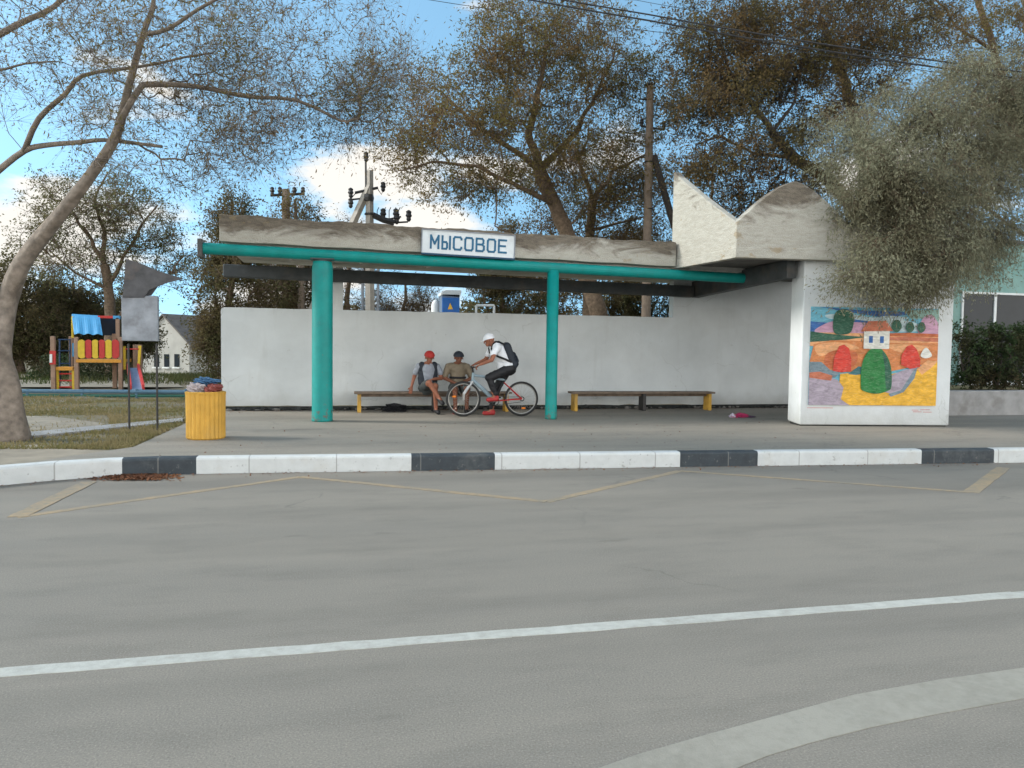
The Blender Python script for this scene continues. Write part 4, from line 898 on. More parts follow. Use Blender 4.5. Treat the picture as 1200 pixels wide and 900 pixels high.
# 7 sparse tree at left background
Y7 = 32; LG = 'trees beyond the playground'
limbs = [([gp(132, Y7, .05), W(130, 380, Y7), W(127, 340, Y7), W(122, 310, Y7)], .26, .16), ([W(122, 310, Y7), W(105, 280, Y7), W(85, 250, Y7), W(70, 235, Y7)], .1, .03), ([W(122, 310, Y7), W(122, 270, Y7), W(110, 235, Y7), W(125, 205, Y7)], .11, .03),
         ([W(127, 340, Y7), W(145, 300, Y7), W(165, 265, Y7), W(185, 240, Y7)], .1, .03), ([W(130, 380, Y7), W(160, 350, Y7), W(200, 320, Y7), W(215, 300, Y7)], .08, .03), ([W(127, 340, Y7), W(90, 320, Y7), W(55, 290, Y7)], .07, .02)]
blobs = [(80, 250, Y7, 48, 40, 2, 130), (125, 235, Y7, 40, 40, 2, 120), (165, 260, Y7, 40, 40, 2, 120), (195, 305, Y7, 35, 35, 1.8, 90), (110, 300, Y7, 60, 40, 2, 140), (55, 290, Y7, 35, 30, 1.8, 60)]
grow('tree', 'sparse green tree with fanned limbs above the play tower', 'tree', LG, limbs, blobs, 'bark', M['lf_green'], tw=5, lp=6, L=(.3, .9), leafL=.05, leafW=.022, rmin=.009, seed=41, k=.2)
def bushy(px, Y, pyt, pyb, rx, label, leafm, seed, group, name='tree', n_=260, tw=6, lp=10, lf=.06, extra=()):
    zz_ = gz(0, Y)-.05; base = gp(px, Y, zz_); mid = (pyt+pyb)/2
    limbs = [([base, W(px+3, pyb-8, Y), W(px-2, mid, Y), W(px, pyt+12, Y)], .20, .04), ([W(px+3, pyb-12, Y), W(px+rx*.5, mid, Y)], .09, .03), ([W(px+3, pyb-12, Y), W(px-rx*.5, mid, Y)], .09, .03)]
    h = (pyb-pyt)
    bl = [(px, pyt+h*.3, Y, rx*.6, h*.3, rx*.5*mpp(px, 400, Y), n_//3), (px-rx*.4, pyt+h*.55, Y, rx*.6, h*.32, rx*.5*mpp(px, 400, Y), n_//3), (px+rx*.4, pyt+h*.6, Y, rx*.6, h*.32, rx*.5*mpp(px, 400, Y), n_//3), (px, pyb-h*.2, Y, rx*.9, h*.22, rx*.5*mpp(px, 400, Y), n_//3)]+list(extra)
    return grow(name, label, 'tree', group, limbs, bl, 'bark', leafm, tw=tw, lp=lp, L=(.25, .8), leafL=lf, leafW=lf*.45, rmin=.008, seed=seed, k=.2)
bushy(20, 34, 300, 440, 60, 'dark dense tree at the far left behind the near trunk', M['lf_dark'], 51, LG, n_=380)
bushy(85, 36, 318, 440, 50, 'dark round tree directly behind the play tower', M['lf_dark'], 52, LG, n_=380)
bushy(150, 38, 330, 425, 34, 'dark tree between the play tower and the white cottage', M['lf_dark'], 53, LG, n_=260)
bushy(272, 24, 225, 470, 40, 'dark leafy tree just past the left end of the shelter', M['lf_dark'], 54, BG, n_=430, lf=.045, extra=[(295, 330, 24, 50, 50, 1.5, 120)])
bushy(345, 26, 222, 430, 55, 'twiggy brown tree behind the left half of the shelter roof', M['lf_brown'], 55, BG, n_=420, lp=5, lf=.05)
bushy(410, 30, 250, 430, 50, 'thin bare tree seen beside the concrete pole', M['lf_brown'], 56, BG, n_=300, tw=8, lp=2, lf=.04)
bushy(475, 30, 318, 430, 55, 'nearly bare shrub tree left of the blue cabinet', M['lf_brown'], 57, BG, n_=380, tw=8, lp=2, lf=.04)
bushy(590, 29, 262, 430, 48, 'dark leafy tree right of the blue cabinet', M['lf_dark'], 58, BG, n_=420, lf=.055)
bushy(740, 28, 262, 440, 60, 'dense dark tree behind the wooden pole base', M['lf_dark'], 59, BG, n_=420, lf=.055)
bushy(835, 27, 180, 430, 60, 'dark tree filling the gap behind the parapet valley', M['lf_dark'], 60, BG, n_=200, lf=.05, lp=7)
bushy(648, 36, 300, 430, 60, 'distant brownish tree low behind the shelter', M['lf_brown'], 61, BG, n_=260, lf=.06)
bushy(200, 70, 385, 425, 18, 'small far dark tree beside the cottage roof', M['lf_dark'], 62, LG, n_=160, lf=.12)
# bushes in the bed
for i, (px, Y, pt, rx, sd, lb) in enumerate(((1138, 15.0, 378, 26, 71, 'dark green bush left of the window mullion, against the mural wall'), (1170, 14.8, 386, 24, 72, 'dark green bush before the middle of the shop window'), (1202, 15.1, 380, 22, 73, 'dark green bush at the right edge of the photo'), (1240, 15, 380, 26, 74, 'dark green bush beyond the right window'))):
    b = gp(px, Y, lz+.2); lim = [([b, W(px, 430, Y), W(px+4, 400, Y)], .03, .012), ([b, W(px-12, 430, Y), W(px-14, 410, Y)], .02, .01), ([b, W(px+12, 425, Y), W(px+14, 405, Y)], .02, .01)]
    bl = [(px, 420, Y, rx, 32, .45, 90), (px-6, 395, Y, rx*.6, 18, .35, 30), (px+6, 440, Y, rx, 14, .4, 40)]
    grow('bush', lb, 'bush', 'bushes in front of the teal building', lim, bl, 'barkdark', M['lf_bush'], tw=4, lp=9, L=(.08, .26), leafL=.035, leafW=.017, rmin=.004, seed=sd)
for i in range(10):
    px = 130+i*9+random.uniform(-3, 3)
# low hedge strips at distance and far tree line as single mass
def mass(name, label, n_, gen, size, m):
    c = np.array([gen() for _ in range(n_)]); D = unit(rng.normal(0, 1, c.shape)); S = unit(np.cross(D, rng.normal(0, 1, c.shape)))
    o = quads(name, c, D*size, S*size*.5, m); tag(o, label, 'vegetation', kind='stuff')
def gtl():
    x = random.uniform(-140, 170); y = random.uniform(95, 110); h = 5+2.2*math.sin(x*.13)+1.6*math.sin(x*.37+1)+1*math.sin(x*1.1)
    return (x, y, -1+h*random.random()**.7)
mass('tree_line', 'far wood forming the skyline behind everything', 42000, gtl, .45, M['lf_dark'])
def gsh():
    x = random.uniform(-24, -6.5); y = 29+random.uniform(-1, 1)+.4*math.sin(x); h = .65+.45*math.sin(x*1.3)+.3*math.sin(x*3.1)
    return (x, y, .05+max(.15, h)*random.random()**.8)
mass('undergrowth', 'low tangled undergrowth between the playground and the cottage', 26000, gsh, .05, M['lf_bush'])
# ------------------------------------------------------------------ poles and cables
def insul(mb, p, s=1): mb.lathe([(.02*s, -.12*s), (.05*s, -.08*s), (.045*s, -.03*s), (.07*s, 0), (.05*s, .05*s), (.06*s, .09*s), (.02*s, .12*s)], 10, p)
Yp = 21
wp_ = empty('utility_pole', gp(757, Yp), 'tall brown wooden utility pole with a slanting brace near the parapet', 'utility pole')
ol_ = wp_.location
mb = MB(); mb.tube([(0, 0, -.2), W(757, 370, Yp)-ol_, W(762, 98, Yp)-ol_], [.15, .14, .105], 14); mb.build('pole', 'woodpole', wp_)
mb = MB(); mb.tube([W(766, 182, Yp)-ol_, W(800, 300, Yp)-ol_, W(838, 430, Yp)-ol_], .1, 12); mb.build('brace', 'barkdark', wp_)
mb = MB(); mb.tube([W(752, 148, Yp)-ol_, W(778, 152, Yp)-ol_], .03, 6); mb.build('crossarm', 'iron', wp_)
mb = MB(); mb.tube([W(750, 116, Yp)-ol_, W(766, 118, Yp)-ol_], .02, 6); mb.build('crossarm', 'iron', wp_)
for q in ((752, 144), (778, 148)): mb = MB(); insul(mb, W(*q, Yp)-ol_); mb.build('insulator', 'iron', wp_)
for y in (100, 190, 245):
    a = W(760, y, Yp)-ol_; mb = MB(); mb.lathe([(.125, -.02), (.14, 0), (.125, .02)], 14, a); mb.build('band', 'iron', wp_)
Yc = 24
cp = empty('concrete_pole', gp(434, Yc), 'pale concrete pole with raking brace, insulators and switchgear', 'utility pole')
oc = cp.location
def C_(px, py, dy=0): return W(px, py, Yc+dy)-oc
mb = MB(); mb.tube([(0, 0, -.2), C_(433, 200)], [.16, .115], 4); mb.build('pole', 'concpole', cp)
mb = MB(); mb.tube([C_(433, 218), C_(405, 280), C_(380, 330), C_(340, 425)], .12, 4); mb.build('brace', 'concpole', cp)
mb = MB(); mb.tube([C_(428.5, 184), C_(429, 232)], .035, 6); mb.build('mast', 'iron', cp)
mb = MB(); mb.tube([C_(416, 226), C_(443, 220)], .045, 6); mb.tube([C_(417, 226), C_(412, 232), C_(410, 228)], .015, 5); mb.tube([C_(443, 222), C_(447, 228), C_(449, 222)], .015, 5)
mb.build('crossarm', 'iron', cp)
for q in ((429, 184), (449, 219), (411, 226), (411, 238)): mb = MB(); insul(mb, C_(*q), 1.3); mb.build('insulator', 'iron', cp)
mb = MB(); mb.tube([C_(411, 234), C_(430, 232)], .03, 6); mb.build('crossarm', 'iron', cp)
mb = MB(); mb.tube([C_(437, 252), C_(450, 258), C_(462, 261)], .1, 6); mb.tube([C_(462, 261), C_(478, 260)], .03, 6); mb.tube([C_(455, 257), C_(470, 254)], .03, 6)
for q in ((449, 251), (464, 251), (465, 256), (479, 253)): insul(mb, C_(*q), 1.5)
for q in (442, 450, 456, 462, 467): mb.tube([C_(q, 257), C_(q, 247), C_(q+2, 243)], .014, 5)
mb.build('switchgear', 'iron', cp)
mb = MB(); mb.lathe([(.16, -.1), (.18, 0), (.16, .1)], 8, C_(431.5, 232)); mb.build('clamp', 'iron', cp); mb = MB(); mb.lathe([(.16, -.03), (.17, 0), (.16, .03)], 8, C_(433.5, 251)); mb.build('clamp', 'iron', cp)
Yb = 27
wp3 = empty('utility_pole', gp(336, Yb), 'short brown pole with crossarm above the left part of the roof', 'utility pole'); o3 = wp3.location
mb = MB(); mb.tube([(0, 0, -.2), W(335, 222, Yb)-o3], [.16, .13], 12); mb.build('pole', 'woodpole', wp3)
mb = MB(); mb.tube([W(317, 229, Yb)-o3, W(357, 227, Yb)-o3], .05, 6)
mb.build('crossarm', 'iron', wp3)
for q in (319, 328, 345, 355): mb = MB(); insul(mb, W(q, 224, Yb)-o3, 1.2); mb.build('insulator', 'iron', wp3)
for px, tp_, w, m, lb in ((353, 300, .10, 'woodpole', 'plain wooden post seen under the roof, right of the short brown pole'), (425, 300, .045, 'galv', 'thin grey post seen under the roof left of the concrete pole'), (443, 300, .045, 'galv', 'thin grey post seen under the roof right of the concrete pole')):
    Yq = 25; b = gp(px, Yq); mb = MB(); mb.tube([(0, 0, -.2), W(px, tp_, Yq)-b], w, 8); e = mb.build('post', m, None, loc=b); tag(e, lb, 'post')
def cable(pts, r, label):
    q = []
    for i in range(len(pts)-1):
        a, b = Vector(pts[i]), Vector(pts[i+1])
        for k in range(24): t = k/24; p = a.lerp(b, t); p.z -= 4*t*(1-t)*.25*(b-a).length/30; q.append(p)
    q.append(Vector(pts[-1])); mb = MB(); mb.tube(q, r, 6); o = mb.build('power_cable', 'iron', None); tag(o, label, 'power cable', 'overhead power cables')
# overhead runs, right and top
cable([P(300, -75, 19), P(760, 17, 15.5), P(1260, 92, 12.3), P(1500, 118, 11)], .016, 'upper cable of the thick overhead pair, crossing the dark tree')
cable([P(300, -68, 19.05), P(760, 24, 15.55), P(1260, 100, 12.35), P(1500, 127, 11)], .018, 'lower cable of the thick overhead pair, crossing the dark tree')
cable([P(380, -22, 20), P(660, 22, 18), P(860, 47, 16.5), P(1260, 105, 14), P(1500, 135, 12)], .007, 'thin wire just below the thick overhead pair')
cable([P(380, -30, 22), P(745, 0, 19), P(1000, 40, 17), P(1260, 66, 15)], .006, 'thin wire running above the thick overhead pair')
# ------------------------------------------------------------------ things behind the wall
Yk = 18.0
kb = empty('electrical_cabinet', gp(533, Yk), 'blue electrical cabinet with yellow warning triangle behind the shelter wall', 'electrical cabinet'); ok = kb.location
def K_(px, py): return W(px, py, Yk)-ok
a, b = K_(518, 352), K_(538, 370)
mb = MB(); mb.box(a.x, b.x+.01, .0, .5, b.z-.9, K_(538, 345).z); mb.build('body', 'slate', kb, bevel=.01)
mb = MB(); mb.box(a.x-.0, b.x, -.03, -.002, b.z-.85, K_(528, 349).z); mb.build('door', 'bluecab', kb, bevel=.008)
mb = MB(); mb.prism([K_(517, 346), K_(517, 343), K_(522, 340), K_(540, 340), K_(541, 342), K_(539, 348)], (0, .5, 0)); mb.build('hood', 'paintwhite', kb)
mb = MB(); t0, t1, t2 = K_(524.5, 362.5), K_(530.5, 362.5), K_(527.3, 355); mb.prism([Vector((t.x, -.036, t.z)) for t in (t0, t1, t2)], (0, .005, 0)); mb.build('warning_triangle', 'hazard', kb)
mb = MB()
for x in (a.x+.04, b.x-.04): mb.box(x-.03, x+.03, .1, .16, -.05, b.z-.9)
mb.build('leg', 'iron', kb)
wg = gp(510, 18.6); mb = MB(); aa = W(510, 352, 18.6)-wg
mb.lathe([(.11, -.05), (.11, aa.z-.12), (.09, aa.z-.05), (.05, aa.z), (.01, aa.z+.02)], 14); tag(mb.build('marker_post', 'paintwhite', None, smooth=True, loc=wg), 'white round topped post left of the blue cabinet', 'post')
fk = empty('metal_frame', gp(568, Yk), 'white metal frame standing behind the wall right of the blue cabinet', 'metal frame'); of = fk.location
mb = MB(); q0, q1 = W(558, 358, Yk)-of, W(579, 358, Yk)-of
mb.tube([q0, q1], .03, 6); mb.build('top_bar', 'paintwhite', fk)
for q in (q0, q1): mb = MB(); mb.tube([(q.x, 0, -.05), (q.x, 0, q.z)], .03, 6); mb.build('leg', 'paintwhite', fk)
mb = MB(); mb.tube([(q0.x, 0, q0.z-.5), (q1.x, 0, q0.z-.5)], .02, 6); mb.build('lower_bar', 'paintwhite', fk)
# ------------------------------------------------------------------ people
def capsules(segs):
    mb = MB()
    for (a, b, r0, r1) in segs:
        a, b = Vector(a), Vector(b); d = b-a; L_ = d.length
        if L_ < 1e-5: d = Vector((0, 0, .001)); b = a+d; L_ = .001
        dn = d.normalized(); pts = []; rs = []
        for k in range(5): t = math.pi/2*k/5; pts.append(a-dn*r0*math.cos(t)); rs.append(max(.001, r0*math.sin(t)))
        for k in range(6): t = math.pi/2*k/5; pts.append(b+dn*r1*math.sin(t)); rs.append(max(.001, r1*math.cos(t)))
        # monotonic tube built directly
        mb.tube(pts, rs, 14)
    return mb
def blob(name, segs, m, parent, voxel=.009, smooth=3):
    o = capsules(segs).build(name, m, parent)
    r = o.modifiers.new('r', 'REMESH'); r.mode = 'VOXEL'; r.voxel_size = voxel
    s = o.modifiers.new('s', 'SMOOTH'); s.iterations = smooth; s.factor = .6
    dg = bpy.context.evaluated_depsgraph_get(); me = bpy.data.meshes.new_from_object(o.evaluated_get(dg)); o.modifiers.clear(); o.data = me
    if name in ('shirt', 'vest', 'shorts', 'trousers', 'backpack'):
        from mathutils import noise as mn
        ns_ = [v.normal.copy() for v in me.vertices]
        for v, nn3 in zip(me.vertices, ns_):
            q = v.co; f = mn.noise(Vector((q.x*9, q.y*9, q.z*16+q.x*6)))*.010+mn.noise(q*30)*.004
            v.co = q+nn3*f
        me.update()
    me.polygons.foreach_set('use_smooth', [True]*len(me.polygons)); me.materials.clear(); me.materials.append(M[m]); return o
def V(*a): return Vector(a)
def hand(wrist, d, n_, curl=.5, side=1, s=1.0):
    """palm + 5 fingers; d = direction of fingers, n_ = palm normal (curl direction)"""
    d = d.normalized(); n_ = (n_-d*n_.dot(d)).normalized(); w = d.cross(n_)*side; seg = []
    palm = wrist+d*.085*s
    for k in (-1.5, -.5, .5, 1.5): seg.append((wrist+w*k*.012*s, wrist+d*.08*s+w*k*.019*s, .016*s, .013*s))
    for k, ln in ((-1.5, .058), (-.5, .070), (.5, .076), (1.5, .068)):
        b = wrist+d*.085*s+w*k*.021*s; a1 = curl; p1 = b+(d*math.cos(a1)+n_*math.sin(a1))*ln*.5*s; a2 = curl*2.1; p2 = p1+(d*math.cos(a2)+n_*math.sin(a2))*ln*.4*s; a3 = curl*3; p3 = p2+(d*math.cos(a3)+n_*math.sin(a3))*ln*.25*s
        seg += [(b, p1, .0098*s, .009*s), (p1, p2, .009*s, .0085*s), (p2, p3, .0085*s, .0075*s)]
    tb = wrist+d*.03*s+w*.028*s; t1 = tb+(d*.6+w*.7+n_*.3).normalized()*.038*s; t2 = t1+(d*.9+w*.1+n_*.5).normalized()*.032*s
    seg += [(tb, t1, .014*s, .011*s), (t1, t2, .011*s, .009*s)]
    return seg
def head_segs(c, fwd, up):
    f = fwd.normalized(); u = up.normalized(); s = f.cross(u)
    return [(c+u*.03-f*.015, c+u*.035+f*.01, .094, .088), (c-u*.03+f*.02, c-u*.075+f*.045, .07, .038), (c+f*.09+u*.0, c+f*.108-u*.025, .010, .016), (c+s*.083-u*.005, c+s*.09-u*.025, .016, .012), (c-s*.083-u*.005, c-s*.09-u*.025, .016, .012), (c+f*.085+s*.022-u*.052, c+f*.085-s*.022-u*.052, .009, .009)]
def eyes(c, f, u, parent):
    f = f.normalized(); u = u.normalized(); s = f.cross(u)
    for k in (-1, 1):
        mb = MB(); mb.lump(c+f*.087+s*.033*k+u*.008, (.010, .010, .008), 1, 0); mb.build('eye', 'hair', parent)
def cap(c, f, u, m, parent, brim=True, name='cap', r=.110):
    f = f.normalized(); u = u.normalized(); s = f.cross(u); mb = MB(); n_ = 20; vs = []; fs = []
    for i in range(7):
        ph = math.pi/2*i/6
        for k in range(n_):
            a = 2*math.pi*k/n_; vs.append(c+u*(.03+.112*math.sin(ph))+(f*math.cos(a)*1.08+s*math.sin(a))*r*max(.02, math.cos(ph)))
    for i in range(6):
        for k in range(n_): fs.append((i*n_+k, i*n_+(k+1) % n_, (i+1)*n_+(k+1) % n_, (i+1)*n_+k))
    mb.add(vs, fs); o = mb.build(name, m, parent, smooth=True)
    if brim:
        p = []
        for k in range(13): a = -math.pi/2+math.pi*k/12; p.append(c+u*(.032-.02*math.cos(a))+f*(.045+.125*math.cos(a))+s*math.sin(a)*.085)
        mb = MB(); mb.prism(p, u*.008); mb.build('brim', m, o)
    return o
# --- seated person with red cap
sY_ = 15.3; X1 = P(501, 460, sY_).x
p1 = empty('person', (X1, sY_, .17), 'person in red cap, grey shirt and dark vest sitting with crossed legs on bench', 'person', 'people at the bus shelter')
UP = V(0, 0, 1); FW = V(.05, -1, -.1)
hd = V(.02, -.125, 1.12); hip = V(0, .02, .50)
kL, kR = V(.10, -.40, .56), V(-.02, -.43, .62)
segs = head_segs(hd, FW, UP)
segs += [(V(.0, -.04, .98), hd-V(0, .0, .05), .06, .052), (hip, V(0, -.01, .66), .145, .135), (V(0, -.01, .66), V(0, -.03, .90), .135, .15), (V(-.13, -.03, .94), V(.13, -.03, .94), .08, .08)]
wr1 = V(-.33, -.02, .52); el1 = V(-.27, .02, .73)
wr2 = V(.08, -.30, .69); el2 = V(.27, -.08, .70)
segs += [(V(-.19, -.03, .94), el1, .055, .042), (el1, wr1, .042, .027), (V(.19, -.03, .94), el2, .055, .042), (el2, wr2, .042, .027)]
segs += hand(wr1, V(-.2, -.3, -.9), V(0, -1, .1), .25, 1) + hand(wr2, V(-.9, -.35, -.25), V(0, 0, -1), .3, -1)
segs += [(V(.09, 0, .50), kL, .09, .062), (kL, V(.13, -.36, .09), .06, .038), (V(.13, -.36, .075), V(.15, -.53, .045), .042, .035),
         (V(-.09, 0, .50), kR, .09, .062), (kR, V(.17, -.52, .32), .06, .038), (V(.17, -.52, .32), V(.22, -.64, .24), .042, .034)]
body = blob('body', segs, 'skin', p1, .0085, 2); eyes(hd, FW, UP, p1)
blob('shirt', [(V(0, .01, .53), V(0, -.01, .66), .158, .15), (V(0, -.01, .66), V(0, -.03, .88), .15, .163), (V(-.13, -.03, .93), V(.13, -.03, .93), .095, .095), (V(-.19, -.03, .93), V(-.25, .01, .80), .072, .062), (V(.19, -.03, .93), V(.25, -.06, .80), .072, .062)], 'greyshirt', p1, .012)
blob('vest', [(V(-.10, -.035, .62), V(-.12, -.05, .95), .105, .085), (V(.10, -.035, .62), V(.12, -.05, .95), .105, .085), (V(-.1, .06, .7), V(.1, .06, .92), .1, .1)], 'navy', p1, .012)
blob('shorts', [(V(-.02, .02, .50), V(.02, .02, .52), .16, .16), (V(.09, 0, .50), V(.10, -.30, .545), .108, .088), (V(-.09, 0, .50), V(-.04, -.32, .60), .108, .088)], 'shorts', p1, .012)
for a, b in ((V(.13, -.35, .06), V(.155, -.56, .04)), (V(.165, -.50, .31), V(.225, -.66, .225))): blob('shoe', [(a, b, .05, .042)], 'black', p1, .01)
cap(hd, FW, UP, 'redcap', p1)
# --- seated person with dark headwear
X2 = P(536, 460, sY_).x
p2 = empty('person', (X2, sY_, .17), 'person in khaki shirt and dark hat sitting behind the bicycle front wheel', 'person', 'people at the bus shelter')
FW = V(.1, -1, -.12); hd = V(0, -.125, 1.12)
wrL, wrR = V(.05, -.27, .62), V(-.07, -.26, .60); eL, eR = V(.27, -.06, .70), V(-.27, -.06, .70)
segs = head_segs(hd, FW, UP)+[(V(0, -.03, .98), hd-V(0, 0, .05), .06, .052), (hip, V(0, -.01, .66), .15, .145), (V(0, -.01, .66), V(0, -.02, .90), .145, .155), (V(-.14, -.02, .93), V(.14, -.02, .93), .08, .08),
    (V(-.2, -.02, .93), eR, .056, .044), (eR, wrR, .044, .028), (V(.2, -.02, .93), eL, .056, .044), (eL, wrL, .044, .028)]
segs += hand(wrL, V(-.9, -.3, -.1), V(0, .2, -1), .4, -1)+hand(wrR, V(.9, -.3, -.05), V(0, .2, -1), .4, 1)
segs += [(V(.09, 0, .5), V(.13, -.42, .50), .09, .062), (V(.13, -.42, .50), V(.13, -.38, .09), .06, .038), (V(.13, -.38, .075), V(.15, -.55, .045), .042, .035), (V(-.09, 0, .5), V(-.12, -.42, .50), .09, .062), (V(-.12, -.42, .50), V(-.10, -.40, .09), .06, .038), (V(-.10, -.40, .075), V(-.12, -.57, .045), .042, .035)]
blob('body', segs, 'skindark', p2, .0085, 2); eyes(hd, FW, UP, p2)
blob('shirt', [(V(0, .01, .56), V(0, -.01, .66), .165, .16), (V(0, -.01, .66), V(0, -.02, .88), .16, .17), (V(-.14, -.02, .93), V(.14, -.02, .93), .095, .095), (V(-.2, -.02, .93), V(-.26, -.05, .76), .073, .064), (V(.2, -.02, .93), V(.26, -.05, .76), .073, .064)], 'khaki', p2, .012)
blob('shorts', [(V(-.02, .02, .50), V(.02, .02, .52), .165, .165), (V(.09, 0, .50), V(.125, -.34, .505), .108, .09), (V(-.09, 0, .50), V(-.115, -.34, .505), .108, .09)], 'shorts', p2, .012)
mb = MB(); mb.lathe([(.172, -.02), (.178, 0), (.172, .02)], 24, (0, -.012, .715)); mb.build('belt', 'black', p2)
for k in (1, -1): blob('shoe', [(V(.13*k, -.38, .055), V(.145*k, -.58, .04), .05, .042)], 'redshoe' if k < 0 else 'black', p2, .01)
cap(hd, FW, UP, 'navy', p2, False, 'hat', .112)
# --- bicycle
bY = 14.3; xf, xr = P(543, 470, bY).x, P(611, 470, bY).x
bk = empty('bicycle', ((xf+xr)/2, bY, .17), 'grey and red mountain bike with big wheels held under the rider', 'bicycle'); hwb = (xr-xf)/2
def wheel(x, nm='wheel'):
    mb = MB(); mb.torus((0, 0, 0), (0, 1, 0), .318, .024, 56, 8); w = mb.build(nm, 'rubber', bk, smooth=True); w.location = (x, 0, .342)
    mb = MB(); mb.torus((0, 0, 0), (0, 1, 0), .292, .012, 56, 6); mb.build('rim', 'rim', w, smooth=True)
    mb = MB()
    for k in range(28):
        a = 2*math.pi*k/28; s_ = 1 if k % 2 else -1; mb.tube([(.02*math.cos(a+.9*s_), s_*.03, .02*math.sin(a+.9*s_)), (.285*math.cos(a), 0, .285*math.sin(a))], .0016, 4, False)
    mb.build('spokes', 'rim', w)
    mb = MB(); mb.tube([(0, -.05, 0), (0, .05, 0)], .02, 12); mb.build('hub', 'chrome', w)
    return w
wf = wheel(-hwb); wrr = wheel(hwb)
for w, a in ((wf, 2.9), (wrr, -1.35)):
    mb = MB(); mb.lump((.19*math.cos(a), -.012, .19*math.sin(a)), (.045, .01, .022), 2, .05); mb.build('reflector', 'reflector', w)
BB = V(.02+.02, 0, .30); HT = V(-hwb+.20, 0, .80); HB = V(-hwb+.165, 0, .70); ST = V(.26, 0, .80); RA = V(hwb, 0, .342); FA = V(-hwb, 0, .342)
mb = MB(); mb.tube([HB+V(.0, 0, .02), V(-.16, 0, .50), BB], [.036, .042, .034], 12); mb.tube([HT, ST-V(.02, 0, .09)], [.026, .022], 10); mb.tube([HT+V(-.012, 0, .05), HB-V(-.01, 0, .04)], .028, 10); mb.build('frame', 'bikegrey', bk, smooth=False)
mb = MB(); mb.tube([BB, ST], [.024, .02], 10); mb.build('seat_tube', 'black', bk)
mb = MB()
for s_ in (-1, 1): mb.tube([BB+V(0, .03*s_, 0), RA+V(0, .06*s_, 0)], .012, 8); mb.tube([ST+V(-.04, .02*s_, -.14), RA+V(0, .06*s_, 0)], .011, 8)
mb.build('rear_triangle', 'bikered', bk)
mb = MB()
for s_ in (-1, 1): mb.tube([HB+V(0, .05*s_, -.03), FA+V(.01, .06*s_, .1), FA+V(0, .06*s_, 0)], [.022, .018, .012], 8)
mb.tube([HB+V(0, -.06, -.03), HB+V(0, .06, -.03)], .02, 8); mb.build('fork', 'chrome', bk)
mb = MB(); hbz = .975; HC = HT+V(-.03, 0, .15); mb.tube([HT+V(-.012, 0, .05), HC], .018, 8); mb.tube([HC+V(.05, -.31, .02), HC+V(0, -.15, .01), HC+V(-.015, 0, 0), HC+V(0, .15, .01), HC+V(.05, .31, .02)], .013, 8); mb.build('handlebar', 'black', bk)
mb = MB(); mb.tube([ST, ST+V(.03, 0, .075)], .014, 8); mb.build('seat_post', 'chrome', bk)
blob('saddle', [(ST+V(-.12, 0, .085), ST+V(.02, 0, .085), .018, .035), (ST+V(.07, -.035, .085), ST+V(.07, .035, .085), .04, .04)], 'black', bk, .008)
mb = MB(); mb.torus(BB+V(0, -.05, 0), (0, 1, 0), .075, .008, 28, 6); mb.torus(RA+V(0, -.05, 0), (0, 1, 0), .04, .008, 20, 6); mb.tube([BB+V(0, -.05, .077), RA+V(0, -.05, .042)], .005, 5); mb.tube([BB+V(0, -.05, -.077), RA+V(-.02, -.05, -.06)], .005, 5); mb.build('drivetrain', 'iron', bk)
PDn = BB+V(-.12, -.11, -.09)*1.0; 
mb = MB(); mb.tube([BB+V(0, -.07, 0), BB+V(-.10, -.09, -.02)], .011, 8); mb.tube([BB+V(0, .07, 0), BB+V(.10, .09, .06)], .011, 8); mb.build('crank', 'chrome', bk)
for q in (BB+V(-.10, -.14, -.02), BB+V(.10, .14, .06)): mb = MB(); mb.box(q.x-.045, q.x+.045, q.y-.05, q.y+.05, q.z-.01, q.z+.01); mb.build('pedal', 'black', bk)
# --- rider (faces -X); local origin = bicycle origin
rd = empty('person', bk.location, 'cyclist in white cap and shirt with dark backpack, astride the bicycle', 'person', 'people at the bus shelter')
FW = V(-1, -.12, -.22); UPh = V(-.2, 0, 1); hd = V(-.085, 0, 1.475)
pel = V(.31, 0, .955); chst = V(.10, 0, 1.27); sh0 = V(.03, 0, 1.36)
segs = head_segs(hd, FW, UPh)
segs += [(V(.03, 0, 1.37), hd+V(.03, 0, -.04), .072, .06), (pel+V(0, -.05, 0), pel+V(0, .05, 0), .13, .13), (pel, V(.23, 0, 1.10), .135, .13), (V(.23, 0, 1.10), chst, .13, .145), (sh0+V(0, -.15, -.02), sh0+V(0, .15, -.02), .078, .078)]
grip = [HC+V(.04, -.26, .02), HC+V(.04, .26, .02)]
for s_, gq in ((-1, grip[0]), (1, grip[1])):
    s0_ = sh0+V(-.01, .20*s_, -.03); wr_ = gq+V(.07, 0, .045); el_ = (s0_+wr_)/2+V(.05, .06*s_, -.07)
    segs += [(s0_, el_, .056, .043), (el_, wr_, .042, .027)]+hand(wr_, gq-wr_+V(-.05, 0, -.01), V(.2, 0, -1), .75, s_)
